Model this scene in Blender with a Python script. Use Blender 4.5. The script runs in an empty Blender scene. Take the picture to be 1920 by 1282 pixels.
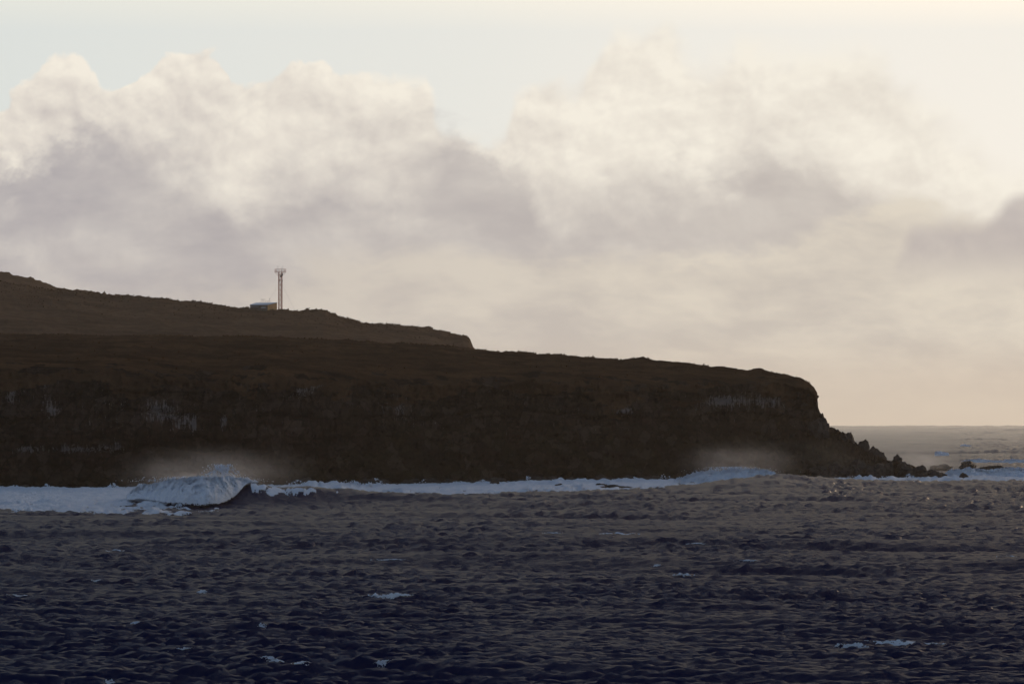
import bpy, bmesh, math, random
import numpy as np

R = math.radians
sc = bpy.context.scene
COL = sc.collection
rng = np.random.default_rng(11)

# ------------------------------------------------------------------ camera
CAM_H = 15.0
F = 10667.0                 # 200 mm lens on a 36 mm sensor, in 1920-wide pixels
LEVEL = 785.0               # picture row of the true level line
cd = bpy.data.cameras.new('camera'); cam = bpy.data.objects.new('camera', cd); COL.objects.link(cam)
cd.lens = 200; cd.sensor_width = 36; cd.clip_start = 1; cd.clip_end = 60000
cam.location = (0, 0, CAM_H)
cam.rotation_euler = (math.pi / 2 + math.atan((LEVEL - 641) / F), 0, 0)
sc.camera = cam

SUN_EL, SUN_AZ = 9.0, 18.0
SKY = 0.14
EXPO = 0.0
sc.view_settings.view_transform = 'Standard'
sc.view_settings.look = 'None'
sc.view_settings.exposure = EXPO
sc.view_settings.gamma = 1
sc.view_settings.use_curve_mapping = False
sc.render.engine = 'CYCLES'
sc.cycles.use_denoising = True
sc.cycles.max_bounces = 5
sc.cycles.volume_bounces = 1
sc.cycles.transparent_max_bounces = 12
sc.cycles.caustics_reflective = False
sc.cycles.sample_clamp_direct = 1.2
sc.cycles.sample_clamp_indirect = 1.8

sd = bpy.data.lights.new('sun', 'SUN'); sun = bpy.data.objects.new('sun', sd); COL.objects.link(sun)
sd.energy = 0.8; sd.angle = R(12); sd.color = (1.0, 0.72, 0.46)
sun.rotation_euler = (R(90 - SUN_EL), 0, R(180 - SUN_AZ))
sun.location = (400, 600, 300)


# ------------------------------------------------------------------ node helper
class V:
    """a node socket one can do arithmetic with"""
    def __init__(s, nt, k): s.nt, s.k = nt, k
    def _m(s, op, b=None, c=None, flip=False):
        n = s.nt.nodes.new('ShaderNodeMath'); n.operation = op
        args = [s, b] if not flip else [b, s]
        if c is not None: args.append(c)
        for i, a in enumerate(args):
            if a is None: continue
            if isinstance(a, V): s.nt.links.new(a.k, n.inputs[i])
            else: n.inputs[i].default_value = a
        return V(s.nt, n.outputs[0])
    def __add__(s, b): return s._m('ADD', b)
    __radd__ = __add__
    def __sub__(s, b): return s._m('SUBTRACT', b)
    def __rsub__(s, b): return s._m('SUBTRACT', b, flip=True)
    def __mul__(s, b): return s._m('MULTIPLY', b)
    __rmul__ = __mul__
    def __truediv__(s, b): return s._m('DIVIDE', b)
    def pow(s, b): return s._m('POWER', b)
    def max(s, b): return s._m('MAXIMUM', b)
    def min(s, b): return s._m('MINIMUM', b)
    def abs(s): return s._m('ABSOLUTE')
    def exp(s): return s._m('EXPONENT')
    def step(s, a, b):
        n = s.nt.nodes.new('ShaderNodeMapRange'); n.interpolation_type = 'SMOOTHSTEP'
        s.nt.links.new(s.k, n.inputs[0]); n.inputs[1].default_value = a; n.inputs[2].default_value = b
        return V(s.nt, n.outputs[0])
    def ramp(s, a, b, lo=0.0, hi=1.0):
        n = s.nt.nodes.new('ShaderNodeMapRange'); n.clamp = True
        s.nt.links.new(s.k, n.inputs[0])
        n.inputs[1].default_value = a; n.inputs[2].default_value = b; n.inputs[3].default_value = lo; n.inputs[4].default_value = hi
        return V(s.nt, n.outputs[0])

def xyz(nt, a, b, c):
    n = nt.nodes.new('ShaderNodeCombineXYZ')
    for i, v in enumerate((a, b, c)):
        if isinstance(v, V): nt.links.new(v.k, n.inputs[i])
        else: n.inputs[i].default_value = v
    return V(nt, n.outputs[0])
def sep(nt, v):
    n = nt.nodes.new('ShaderNodeSeparateXYZ'); nt.links.new(v.k, n.inputs[0])
    return [V(nt, o) for o in n.outputs]
def noise(nt, vec, scale=1.0, detail=6, rough=0.55, color=False, dist=0.0):
    n = nt.nodes.new('ShaderNodeTexNoise'); nt.links.new(vec.k, n.inputs['Vector'])
    n.inputs['Scale'].default_value = scale; n.inputs['Detail'].default_value = detail
    n.inputs['Roughness'].default_value = rough; n.inputs['Distortion'].default_value = dist
    return V(nt, n.outputs[1 if color else 0])
def mix(nt, f, a, b):
    n = nt.nodes.new('ShaderNodeMix'); n.data_type = 'RGBA'; n.clamp_factor = True
    for i, v in ((0, f), (6, a), (7, b)):
        if isinstance(v, V): nt.links.new(v.k, n.inputs[i])
        elif i == 0: n.inputs[0].default_value = v
        else: n.inputs[i].default_value = (*v, 1)
    return V(nt, n.outputs[2])
def scale_col(nt, c, f):
    n = nt.nodes.new('ShaderNodeVectorMath'); n.operation = 'SCALE'
    nt.links.new(c.k, n.inputs[0])
    if isinstance(f, V): nt.links.new(f.k, n.inputs[3])
    else: n.inputs[3].default_value = f
    return V(nt, n.outputs[0])
def curve(nt, v, pts, x0, x1):
    """piecewise curve of v (pts in the units of v)"""
    n = nt.nodes.new('ShaderNodeFloatCurve')
    u = v.ramp(x0, x1)
    nt.links.new(u.k, n.inputs[1])
    c = n.mapping.curves[0]
    P = [((x - x0) / (x1 - x0), y) for x, y in pts]
    c.points[0].location = P[0]; c.points[1].location = P[-1]
    for p in P[1:-1]: c.points.new(*p)
    n.mapping.update()
    return V(nt, n.outputs[0])


# ------------------------------------------------------------------ sky: clear air plus distant cloud banks, all by direction
def build_world():
    w = bpy.data.worlds.new('World'); sc.world = w; w.use_nodes = True
    nt = w.node_tree; nt.nodes.clear()
    tc = nt.nodes.new('ShaderNodeTexCoord')
    d = V(nt, tc.outputs['Generated'])
    X, Y, Z = sep(nt, d)
    az = X._m('ARCTAN2', Y)
    el = Z._m('ARCSINE')
    U = az * 10.667 + 0.96
    W = el * 10.667
    sk = nt.nodes.new('ShaderNodeTexSky'); sk.sky_type = 'NISHITA'; sk.sun_disc = False
    sk.sun_elevation = R(SUN_EL); sk.sun_rotation = R(SUN_AZ); sk.air_density = 1.0; sk.dust_density = 0.25
    wb = nt.nodes.new('ShaderNodeVectorMath'); wb.operation = 'MULTIPLY'; nt.links.new(sk.outputs[0], wb.inputs[0]); wb.inputs[1].default_value = (1.10, .95, .93)   # the photograph's warm white balance
    clear = scale_col(nt, V(nt, wb.outputs[0]), SKY)
    # how far round from the sun
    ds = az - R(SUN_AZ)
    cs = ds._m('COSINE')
    side = mix(nt, cs.ramp(-.75, 0.88), (.85, 1.1, 1.9), (1, 1, 1))      # low sky opposite the sun raised and blued, added fill for the foam
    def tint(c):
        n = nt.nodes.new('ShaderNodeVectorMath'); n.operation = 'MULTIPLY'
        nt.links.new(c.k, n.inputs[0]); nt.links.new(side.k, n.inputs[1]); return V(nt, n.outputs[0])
    # thin bright veil low in the sky
    veil = mix(nt, U.ramp(-0.2, 2.1), (0.68, 0.725, 0.715), (0.88, 0.85, 0.79))
    veil = mix(nt, U.ramp(0.9, 2.0), veil, (0.86, 0.84, 0.785))
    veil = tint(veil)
    vf = el.ramp(R(3.9), R(7.5), 0.97, 0.0)
    sky = mix(nt, vf, clear, veil)

    def rot(u, w, z): return xyz(nt, u * .83 + w * .56, w * .83 - u * .56, z)      # turned off the noise lattice
    wn = noise(nt, rot(U, W, 3.37), 3.2, 3, 0.5, color=True)
    wx, wy, wz = sep(nt, wn)
    Uw = U + (wx - 0.5) * 0.10
    Ww = W + (wy - 0.5) * 0.07
    def puff(u, w):       # rounded heads with sharp creases between them, over several sizes
        f = noise(nt, rot(u, w * 1.1, .41), 6.0, 9, 0.58)
        b1 = (noise(nt, rot(u, w * 1.15, 2.63), 5.5, 1, 0.5) - .5).abs()
        b2 = (noise(nt, rot(u, w * 1.15, 5.29), 13.0, 1, 0.5) - .5).abs()
        b3 = (noise(nt, rot(u, w * 1.15, 8.29), 29.0, 1, 0.5) - .5).abs()
        return f * .85 + b1 * .34 + b2 * .13 + b3 * .03
    e1 = puff(Uw, Ww)
    e1s = puff(Uw + 0.012, Ww + 0.013)
    e1 = e1 + .0
    rel = (e1 - e1s) * 2.6              # >0 on the side towards the sun
    big = noise(nt, rot(Uw * 0.8, Ww * 1.9, 7.7), 2.8, 6, 0.55)
    wisp = noise(nt, xyz(nt, Uw + Ww * .25, Ww * 2.6, 11.37), 3.4, 8, 0.6)

    # far cumulus tops
    T1 = curve(nt, Uw, [(-.6,.58),(-.1,.60),(.0,.625),(.07,.68),(.13,.70),(.17,.665),(.22,.63),(.27,.66),(.33,.715),(.42,.715),
                        (.45,.66),(.5,.67),(.6,.705),(.66,.67),(.73,.665),(.79,.645),(.81,.60),(.85,.56),(.93,.565),(.97,.62),(1.03,.66),
                        (1.08,.655),(1.12,.70),(1.17,.765),(1.24,.765),(1.28,.72),(1.34,.70),(1.40,.73),(1.46,.72),(1.52,.74),
                        (1.6,.745),(1.68,.69),(1.78,.61),(1.84,.58),(1.88,.52),(2.0,.50),(2.5,.55)], -.6, 2.5)
    h1 = T1 + (e1 - 0.5) * 0.20 - W - U.ramp(.6, 1.0, .022, .006)
    soft = U.ramp(0.6, 1.7, 0.016, 0.10)
    a1 = ((h1 + 0.006) / soft).ramp(0, 1).step(0, 1)
    lit = (rel * 1.15 + U.ramp(0.2, 1.4, .95, .86) - h1 * 1.1 + (big - .5) * U.ramp(.5, 1.5, 1.7, 3.0)).ramp(0, 1)
    c1 = mix(nt, lit, mix(nt, U.ramp(.2, 1.6), (.565, .515, .49), (.71, .65, .575)), mix(nt, U.ramp(.0, 1.5), (.90, .84, .735), (.92, .865, .755)))
    top_fade = a1 * U.ramp(1.3, 1.9, 1.0, .85)
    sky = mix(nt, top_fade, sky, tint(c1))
    # grey body under them
    T2 = curve(nt, Uw, [(-.6,.52),(0,.535),(.1,.56),(.2,.555),(.3,.545),(.38,.55),(.45,.52),(.52,.54),(.60,.56),(.66,.565),(.72,.545),(.78,.565),
                        (.86,.58),(.90,.54),(.95,.52),(1.02,.49),(1.12,.49),(1.25,.50),(1.35,.52),(1.43,.55),(1.50,.54),(1.58,.50),(1.7,.42),(1.8,.38),(2.0,.36),(2.5,.40)], -.6, 2.5)
    f2 = noise(nt, rot(Uw, Ww * 1.4, 13.7), 5.0, 8, 0.58)
    h2 = T2 + (f2 - 0.5) * 0.34 - W
    soft2 = ((wx - .5) * 0.7 + 0.17).max(0.06)
    a2 = (h2 / soft2).ramp(0, 1).step(0, 1)
    c2 = mix(nt, U.ramp(.1, 1.5), (.405, .378, .395), (.51, .462, .432))
    c2 = mix(nt, ((big - .57) * 2.6 + rel * .35).ramp(0, 1), c2, mix(nt, U.ramp(.2, 1.5), (.585, .535, .50), (.735, .665, .575)))
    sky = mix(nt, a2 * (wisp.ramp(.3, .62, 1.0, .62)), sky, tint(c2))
    # pale layered bands towards the horizon
    T3 = curve(nt, U, [(-.6,.27),(0,.27),(.3,.295),(.6,.31),(.75,.345),(.9,.335),(1.1,.33),(1.3,.315),(1.42,.33),(1.55,.39),(1.68,.42),(1.78,.40),(2.0,.38),(2.5,.35)], -.6, 2.5)
    h3 = T3 + (wisp - 0.5) * 0.22 - W
    a3 = (h3 / U.ramp(.3, 1.1, .11, .055)).ramp(0, 1).step(0, 1)
    c3 = mix(nt, U.ramp(.0, 1.4), (.545, .495, .455), (.735, .665, .56))
    c3d = mix(nt, U.ramp(.0, 1.4), (.475, .43, .415), (.58, .525, .465))
    c3 = mix(nt, ((wisp - .5) * 4.5 + .5).ramp(0, 1), c3d, c3)
    c3 = mix(nt, W.ramp(0.16, -0.01), c3, mix(nt, U.ramp(.2, 1.9), (.60, .525, .44), (.65, .55, .44)))
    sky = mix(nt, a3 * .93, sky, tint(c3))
    # dark bank on the right
    T4 = curve(nt, Uw, [(-.6,0),(1.55,.0),(1.63,.22),(1.68,.34),(1.73,.385),(1.80,.395),(1.85,.385),(1.91,.43),(2.0,.44),(2.2,.36),(2.5,.2)], -.6, 2.5)
    h4 = T4 + (e1 - .5) * .10 - W
    a4 = (h4 / .045).ramp(0, 1).step(0, 1) * (W + (wisp - .5) * .08).step(0.24, .34)
    c4 = mix(nt, (rel + .2 - h4 * 1.5).ramp(0, 1), (.50, .45, .43), (.64, .58, .52))
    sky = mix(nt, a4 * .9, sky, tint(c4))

    bg = nt.nodes.new('ShaderNodeBackground'); bg.inputs[1].default_value = 0.1
    out = nt.nodes.new('ShaderNodeOutputWorld')
    fin = scale_col(nt, sky, 10.0)
    nt.links.new(fin.k, bg.inputs[0]); nt.links.new(bg.outputs[0], out.inputs[0])
    w.cycles.sampling_method = 'MANUAL'; w.cycles.sample_map_resolution = 1024
build_world()


# ------------------------------------------------------------------ numpy noise
def _h(ix, iy, iz, seed):
    h = (ix.astype(np.uint32) * np.uint32(374761393)) ^ (iy.astype(np.uint32) * np.uint32(668265263)) ^ (iz.astype(np.uint32) * np.uint32(2147483647 - 58)) ^ np.uint32((seed * 974634 + 12345) & 0xffffffff)
    h = (h ^ (h >> np.uint32(13))) * np.uint32(1274126177)
    h = (h ^ (h >> np.uint32(16))) * np.uint32(2246822519)
    return h ^ (h >> np.uint32(15))
_G2 = np.stack([np.cos(np.arange(64) * np.pi / 32), np.sin(np.arange(64) * np.pi / 32)], 1)
_G3 = np.random.default_rng(5).normal(size=(64, 3)); _G3 /= np.linalg.norm(_G3, axis=1)[:, None]
def n2(x, y, seed=0):
    x, y = np.broadcast_arrays(np.asarray(x, float), np.asarray(y, float))
    xi = np.floor(x).astype(np.int64); yi = np.floor(y).astype(np.int64)
    fx = x - xi; fy = y - yi
    u = fx * fx * fx * (fx * (fx * 6 - 15) + 10); v = fy * fy * fy * (fy * (fy * 6 - 15) + 10)
    z = np.zeros_like(xi)
    def g(i, j):
        q = _G2[_h(xi + i, yi + j, z, seed) & np.uint32(63)]
        return q[..., 0] * (fx - i) + q[..., 1] * (fy - j)
    a = g(0, 0); b = g(1, 0); c = g(0, 1); d = g(1, 1)
    return ((a + (b - a) * u) * (1 - v) + (c + (d - c) * u) * v) * 1.5
def n3(x, y, zz, seed=0):
    x, y, zz = np.broadcast_arrays(np.asarray(x, float), np.asarray(y, float), np.asarray(zz, float))
    i0 = [np.floor(a).astype(np.int64) for a in (x, y, zz)]
    f = [a - b for a, b in zip((x, y, zz), i0)]
    w = [a * a * a * (a * (a * 6 - 15) + 10) for a in f]
    r = 0
    for i in (0, 1):
        for j in (0, 1):
            for k in (0, 1):
                q = _G3[_h(i0[0] + i, i0[1] + j, i0[2] + k, seed) & np.uint32(63)]
                g = q[..., 0] * (f[0] - i) + q[..., 1] * (f[1] - j) + q[..., 2] * (f[2] - k)
                r = r + g * (w[0] if i else 1 - w[0]) * (w[1] if j else 1 - w[1]) * (w[2] if k else 1 - w[2])
    return r * 1.5
def fbm2(x, y, o=4, seed=0, gain=.5):
    r = 0; a = 1
    for i in range(o):
        r = r + a * n2(x, y, seed + i); x = np.asarray(x) * 2.03 + 17.3; y = np.asarray(y) * 2.03 - 9.1; a *= gain
    return r
def fbm3(x, y, z, o=4, seed=0, gain=.5, ridge=False):
    r = 0; a = 1
    for i in range(o):
        n = n3(x, y, z, seed + i)
        r = r + a * ((1 - 2 * np.abs(n)) if ridge else n)
        x = np.asarray(x) * 2.03 + 17.3; y = np.asarray(y) * 2.03 - 9.1; z = np.asarray(z) * 2.03 + 4.7; a *= gain
    return r
def sst(a, b, x):
    t = np.clip((x - a) / (b - a), 0, 1); return t * t * (3 - 2 * t)
def lerp(x, pts):
    p = np.array(pts, float); return np.interp(x, p[:, 0], p[:, 1])
def smooth_lerp(x, pts):
    """monotone-ish smooth interpolation"""
    p = np.array(pts, float); X, Y = p[:, 0], p[:, 1]
    m = np.gradient(Y, X); i = np.clip(np.searchsorted(X, x) - 1, 0, len(X) - 2)
    h = X[i + 1] - X[i]; t = np.clip((x - X[i]) / h, 0, 1)
    return (2*t**3-3*t*t+1)*Y[i] + (t**3-2*t*t+t)*h*m[i] + (-2*t**3+3*t*t)*Y[i+1] + (t**3-t*t)*h*m[i+1]
def zat(row, D):            # height of a point seen at a picture row from a distance
    return CAM_H + (LEVEL - row) / F * D


# ------------------------------------------------------------------ mesh helpers
def mesh_obj(name, co, quads=None, tris=None, mat=None, parent=None, smooth=True, attrs=None):
    me = bpy.data.meshes.new(name)
    co = np.asarray(co, np.float32).reshape(-1, 3)
    nq = 0 if quads is None else len(quads); ntr = 0 if tris is None else len(tris)
    me.vertices.add(len(co)); me.vertices.foreach_set('co', co.ravel())
    idx = np.concatenate([np.asarray(q, np.int32).ravel() for q in (quads, tris) if q is not None and len(q)])
    me.loops.add(len(idx)); me.loops.foreach_set('vertex_index', idx)
    me.polygons.add(nq + ntr)
    st = np.concatenate([np.arange(nq) * 4, nq * 4 + np.arange(ntr) * 3]).astype(np.int32)
    me.polygons.foreach_set('loop_start', st)
    me.polygons.foreach_set('use_smooth', np.full(nq + ntr, smooth))
    me.update(calc_edges=True)
    for k, v in (attrs or {}).items():
        a = me.attributes.new(k, 'FLOAT', 'POINT'); a.data.foreach_set('value', np.asarray(v, np.float32).ravel())
    if mat: me.materials.append(mat)
    o = bpy.data.objects.new(name, me); COL.objects.link(o)
    if parent: o.parent = parent
    return o
def grid_quads(nr, nc, flip=False):
    i = np.arange(nr - 1)[:, None] * nc + np.arange(nc - 1)[None, :]
    q = np.stack([i, i + 1, i + nc + 1, i + nc], -1).reshape(-1, 4)
    return q[:, ::-1] if flip else q
def tag(o, label=None, cat=None, group=None, kind=None):
    for k, v in (('label', label), ('category', cat), ('group', group), ('kind', kind)):
        if v: o[k] = v
    return o
def empty(name, loc, rz=0.0):
    o = bpy.data.objects.new(name, None); COL.objects.link(o); o.location = loc; o.rotation_euler = (0, 0, rz)
    o.empty_display_size = .5
    return o
def compact(co, quads, keep, attrs=None):
    quads = quads[keep]
    used = np.unique(quads); m = np.full(len(co), -1); m[used] = np.arange(len(used))
    return co[used], m[quads], {k: np.asarray(v).ravel()[used] for k, v in (attrs or {}).items()}


# ------------------------------------------------------------------ materials
def new_mat(name):
    m = bpy.data.materials.new(name); m.use_nodes = True
    nt = m.node_tree; nt.nodes.clear()
    out = nt.nodes.new('ShaderNodeOutputMaterial'); b = nt.nodes.new('ShaderNodeBsdfPrincipled')
    nt.links.new(b.outputs[0], out.inputs[0])
    return m, nt, b
def pos(nt):
    return V(nt, nt.nodes.new('ShaderNodeNewGeometry').outputs['Position'])
def attr(nt, name):
    n = nt.nodes.new('ShaderNodeAttribute'); n.attribute_name = name; return V(nt, n.outputs['Fac'])
def bump(nt, b, h, dist, strength=1.0):
    n = nt.nodes.new('ShaderNodeBump'); n.inputs['Distance'].default_value = dist; n.inputs['Strength'].default_value = strength
    nt.links.new(h.k, n.inputs['Height']); nt.links.new(n.outputs[0], b.inputs['Normal'])
def setc(nt, b, c):
    if isinstance(c, V): nt.links.new(c.k, b.inputs['Base Color'])
    else: b.inputs['Base Color'].default_value = (*c, 1)
def plain(name, c, rough=.6, metal=0.0, nscale=3.0, amt=.25):
    m, nt, b = new_mat(name)
    p = pos(nt); n = noise(nt, p, nscale, 5, .6)
    setc(nt, b, mix(nt, n.ramp(.3, .7), tuple(x * (1 - amt) for x in c), tuple(min(1, x * (1 + amt)) for x in c)))
    b.inputs['Roughness'].default_value = rough; b.inputs['Metallic'].default_value = metal
    return m

def water_mat():
    m, nt, b = new_mat('sea_water')
    p = pos(nt); x, y, z = sep(nt, p)
    foam = attr(nt, 'foam')
    q = xyz(nt, x + y * .2, y * .62, z)
    wv = noise(nt, xyz(nt, x * .03, y * .03, 0.0), 1.0, 3, .5)
    gust = wv.ramp(.35, .65, .65, 1.25)
    r1 = noise(nt, q, 1.05, 4, .6); r2 = noise(nt, q, 3.3, 2, .6)
    streak = noise(nt, xyz(nt, x * .22, y * .5, 0.0), 1.6, 5, .6)
    f = ((streak - .5) * .9 + foam).step(.5, .95)
    setc(nt, b, mix(nt, f, (.0025, .0065, .036), (.62, .66, .70)))
    b.inputs['Roughness'].default_value = .8; b.inputs['Specular IOR Level'].default_value = 0
    bn = nt.nodes.new('ShaderNodeBump'); bn.inputs['Distance'].default_value = .2
    nt.links.new(((r1 * .9 + r2 * .16) * gust).k, bn.inputs['Height']); nt.links.new(bn.outputs[0], b.inputs['Normal'])
    # a rough sea seen at a low angle reflects far less than flat water: facets that would mirror the horizon hide one another
    fr = nt.nodes.new('ShaderNodeFresnel'); fr.inputs['IOR'].default_value = 1.333; nt.links.new(bn.outputs[0], fr.inputs['Normal'])
    F_ = V(nt, fr.outputs[0]); Iz = sep(nt, V(nt, nt.nodes.new('ShaderNodeNewGeometry').outputs['Incoming']))[2]
    eff = F_.pow(1.4) * ((Iz.max(0) * -200.0).exp() * .42 + .092) * (1 - f)
    gl = nt.nodes.new('ShaderNodeBsdfGlossy'); gl.inputs['Roughness'].default_value = .17; gl.inputs['Color'].default_value = (1, 1, 1, 1)
    nt.links.new(bn.outputs[0], gl.inputs['Normal'])
    ms = nt.nodes.new('ShaderNodeMixShader'); nt.links.new(eff.k, ms.inputs[0]); nt.links.new(b.outputs[0], ms.inputs[1]); nt.links.new(gl.outputs[0], ms.inputs[2])
    out = [q_ for q_ in nt.nodes if q_.type == 'OUTPUT_MATERIAL'][0]; nt.links.new(ms.outputs[0], out.inputs[0])
    return m
def foam_mat(name, translucent=.12):
    m, nt, b = new_mat(name)
    p = pos(nt); x, y, z = sep(nt, p)
    n = noise(nt, xyz(nt, x, y * .5, z * 1.3), 1.1, 8, .68); n2_ = noise(nt, p, .17, 3, .5)
    fine = noise(nt, xyz(nt, x * .8, y * .35, z), 4.5, 5, .65)
    c = mix(nt, ((n - .5) * 2.0 + .5).ramp(0, 1), (.70, .80, .96), (.89, .93, .985))
    st = noise(nt, xyz(nt, x * .35, y * .5, z * .3), 1.0, 6, .65)
    c = mix(nt, ((st - .46) * 4).ramp(0, 1, 0, .5), c, (.42, .54, .74))
    setc(nt, b, c)
    b.inputs['Roughness'].default_value = .9
    b.inputs['Specular IOR Level'].default_value = .15
    bump(nt, b, n + fine * .35, .9)
    out = [q for q in nt.nodes if q.type == 'OUTPUT_MATERIAL'][0]
    t = nt.nodes.new('ShaderNodeBsdfTranslucent'); t.inputs[0].default_value = (.8, .83, .86, 1)
    ms = nt.nodes.new('ShaderNodeMixShader'); ms.inputs[0].default_value = translucent
    nt.links.new(b.outputs[0], ms.inputs[1]); nt.links.new(t.outputs[0], ms.inputs[2])
    # lacy edges: thin foam has holes in it
    cov = attr(nt, 'cover')
    al = (cov * 1.5 + (fine - .5) * 1.5 + (n - .5) * 1.1 - .28).step(.0, .16)
    tr = nt.nodes.new('ShaderNodeBsdfTransparent')
    m2 = nt.nodes.new('ShaderNodeMixShader'); nt.links.new(al.k, m2.inputs[0]); nt.links.new(tr.outputs[0], m2.inputs[1]); nt.links.new(ms.outputs[0], m2.inputs[2])
    nt.links.new(m2.outputs[0], out.inputs[0])
    return m
def land_mat():
    m, nt, b = new_mat('basalt_and_grass')
    p = pos(nt); x, y, z = sep(nt, p)
    grass = attr(nt, 'grass'); pale = attr(nt, 'pale'); talus = attr(nt, 'talus')
    n1 = noise(nt, p, .11, 9, .66); fine = noise(nt, p, 1.3, 6, .65)
    streak = noise(nt, xyz(nt, x * 1.0, y * .3, z * .12), 1.1, 5, .65)
    strata = noise(nt, xyz(nt, x * .03, y * .03, z * .9), 1.0, 5, .6)
    rock = mix(nt, n1.ramp(.32, .68), (0.0059, 0.0033, 0.0024), (0.0618, 0.0344, 0.0235))
    zb_ = z + (noise(nt, xyz(nt, x * .03, y * .02, z * .06), 1.0, 4, .55) - .5) * 16
    rock = mix(nt, zb_.step(13.5, 15.0) * .55, rock, mix(nt, n1.ramp(.35, .65), (0.0229, 0.0160, 0.0128), (0.0591, 0.0415, 0.0325)))
    rock = mix(nt, zb_.step(6.5, 8.0) * zb_.step(11.0, 9.5) * .6, rock, (0.0302, 0.0142, 0.0091))
    rock = mix(nt, strata.ramp(.47, .58, 0, .6), rock, (0.0188, 0.0106, 0.0080))
    rock = mix(nt, streak.ramp(.50, .72, 0, .3), rock, (0.1129, 0.0796, 0.0631))
    rock = mix(nt, talus * noise(nt, p, .09, 5, .6).ramp(.35, .62), rock, (0.0326, 0.0248, 0.0117))
    str2 = noise(nt, xyz(nt, x * 1.6, y * .4, z * .16), 1.6, 5, .65)
    vo = nt.nodes.new('ShaderNodeTexVoronoi'); vo.inputs['Scale'].default_value = 1.0
    wob = noise(nt, p, .5, 3, .6)
    vv = xyz(nt, x * .42 + wob * 1.2, y * .12, z * .36 + wob * 1.2); nt.links.new(vv.k, vo.inputs['Vector'])
    vr = sep(nt, V(nt, vo.outputs['Color']))[0]
    ve = nt.nodes.new('ShaderNodeTexVoronoi'); ve.feature = 'DISTANCE_TO_EDGE'; ve.inputs['Scale'].default_value = 1.0; nt.links.new(vv.k, ve.inputs['Vector'])
    crack = V(nt, ve.outputs['Distance'])
    rock = mix(nt, vr.ramp(.25, 1.0, 0, .55), rock, (0.0107, 0.0065, 0.0048))
    rock = mix(nt, vr.ramp(.0, .35, .45, 0), rock, (0.0773, 0.0546, 0.0426))
    rock = mix(nt, crack.ramp(0, .10, .6, 0), rock, (0.0054, 0.0036, 0.0027))
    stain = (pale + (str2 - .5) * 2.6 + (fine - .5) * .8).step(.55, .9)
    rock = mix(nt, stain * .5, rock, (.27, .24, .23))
    g1 = noise(nt, xyz(nt, x * .06, y * .06, z * .1), 1.0, 7, .62); g2 = noise(nt, xyz(nt, x * .8, y, z), .35, 5, .62)
    gr = mix(nt, ((g1 - .5) * 3.6 + .5).ramp(0, 1), (0.036, 0.019, 0.011), (0.105, 0.056, 0.029))
    gr = mix(nt, ((g2 - .5) * 2.4 + .4).ramp(0, 1) * .6, gr, (0.034, 0.022, 0.013))
    gm = (grass + (fine - .5) * .6 + (n1 - .5) * .5).step(.35, .65)
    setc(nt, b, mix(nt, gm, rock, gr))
    b.inputs['Roughness'].default_value = .92; b.inputs['Specular IOR Level'].default_value = 0
    bump(nt, b, fine + streak * .3 + vr * .8, .45)
    return m
def rock_mat(name, c1, c2):
    m, nt, b = new_mat(name)
    p = pos(nt); n = noise(nt, p, .9, 7, .65); k = noise(nt, xyz(nt, *[a for a in sep(nt, p)]), 4.0, 4, .6)
    c = mix(nt, n.ramp(.3, .7), c1, c2); c = mix(nt, k.ramp(.6, .75, 0, .4), c, (.10, .082, .070))
    setc(nt, b, c); b.inputs['Roughness'].default_value = .7; b.inputs['Specular IOR Level'].default_value = .06
    bump(nt, b, n + k * .4, .3)
    return m
def hill_mat():
    m, nt, b = new_mat('moor_grass')
    p = pos(nt); x, y, z = sep(nt, p)
    g1 = noise(nt, xyz(nt, x * .04, y * .04, z * .08), 1.0, 7, .62); g2 = noise(nt, xyz(nt, x * .8, y, z), .25, 5, .6)
    c = mix(nt, ((g1 - .5) * 2.4 + .5).ramp(0, 1), (0.090, 0.056, 0.035), (0.175, 0.108, 0.064))
    c = mix(nt, ((g2 - .5) * 2.4 + .4).ramp(0, 1) * .5, c, (0.0650, 0.0319, 0.0179))
    setc(nt, b, c); b.inputs['Roughness'].default_value = .95; b.inputs['Specular IOR Level'].default_value = 0
    bump(nt, b, g2, .6)
    return m
M_WATER = water_mat(); M_FOAM = foam_mat('sea_foam'); M_LAND = land_mat(); M_HILL = hill_mat()
M_ROCK = rock_mat('wet_boulder', (0.0176, 0.0136, 0.0120), (0.0720, 0.0560, 0.0480))


# ------------------------------------------------------------------ the sea
def ocean_tile(L, N, lmin, lmax, wdir, spread, rms, seed, pw=2.0):
    r = np.random.default_rng(seed)
    k = np.fft.fftfreq(N, L / N) * 2 * np.pi
    KX, KY = np.meshgrid(k, k, indexing='ij'); K = np.hypot(KX, KY); K[0, 0] = 1
    lam = 2 * np.pi / K
    c = (KX * wdir[0] + KY * wdir[1]) / K
    A = K ** -pw * (np.maximum(c, 0) ** spread + .04) * sst(lmin * .7, lmin, lam) * (1 - sst(lmax * .8, lmax * 1.3, lam))
    A[0, 0] = 0
    Hk = A * (r.normal(size=(N, N)) + 1j * r.normal(size=(N, N)))
    h = np.fft.ifft2(Hk).real; s = rms / h.std(); Hk *= s
    h = h * s
    dx = np.fft.ifft2(-1j * KX / K * Hk).real; dy = np.fft.ifft2(-1j * KY / K * Hk).real
    return dict(L=L, N=N, h=h, dx=dx, dy=dy)
def samp(T, key, x, y):
    N = T['N']; u = (x / T['L'] * N) % N; v = (y / T['L'] * N) % N
    i = np.floor(u).astype(int); j = np.floor(v).astype(int); fu = u - i; fv = v - j
    i %= N; j %= N; a = T[key]; i1 = (i + 1) % N; j1 = (j + 1) % N
    return (a[i, j] * (1 - fu) + a[i1, j] * fu) * (1 - fv) + (a[i, j1] * (1 - fu) + a[i1, j1] * fu) * fv
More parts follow.
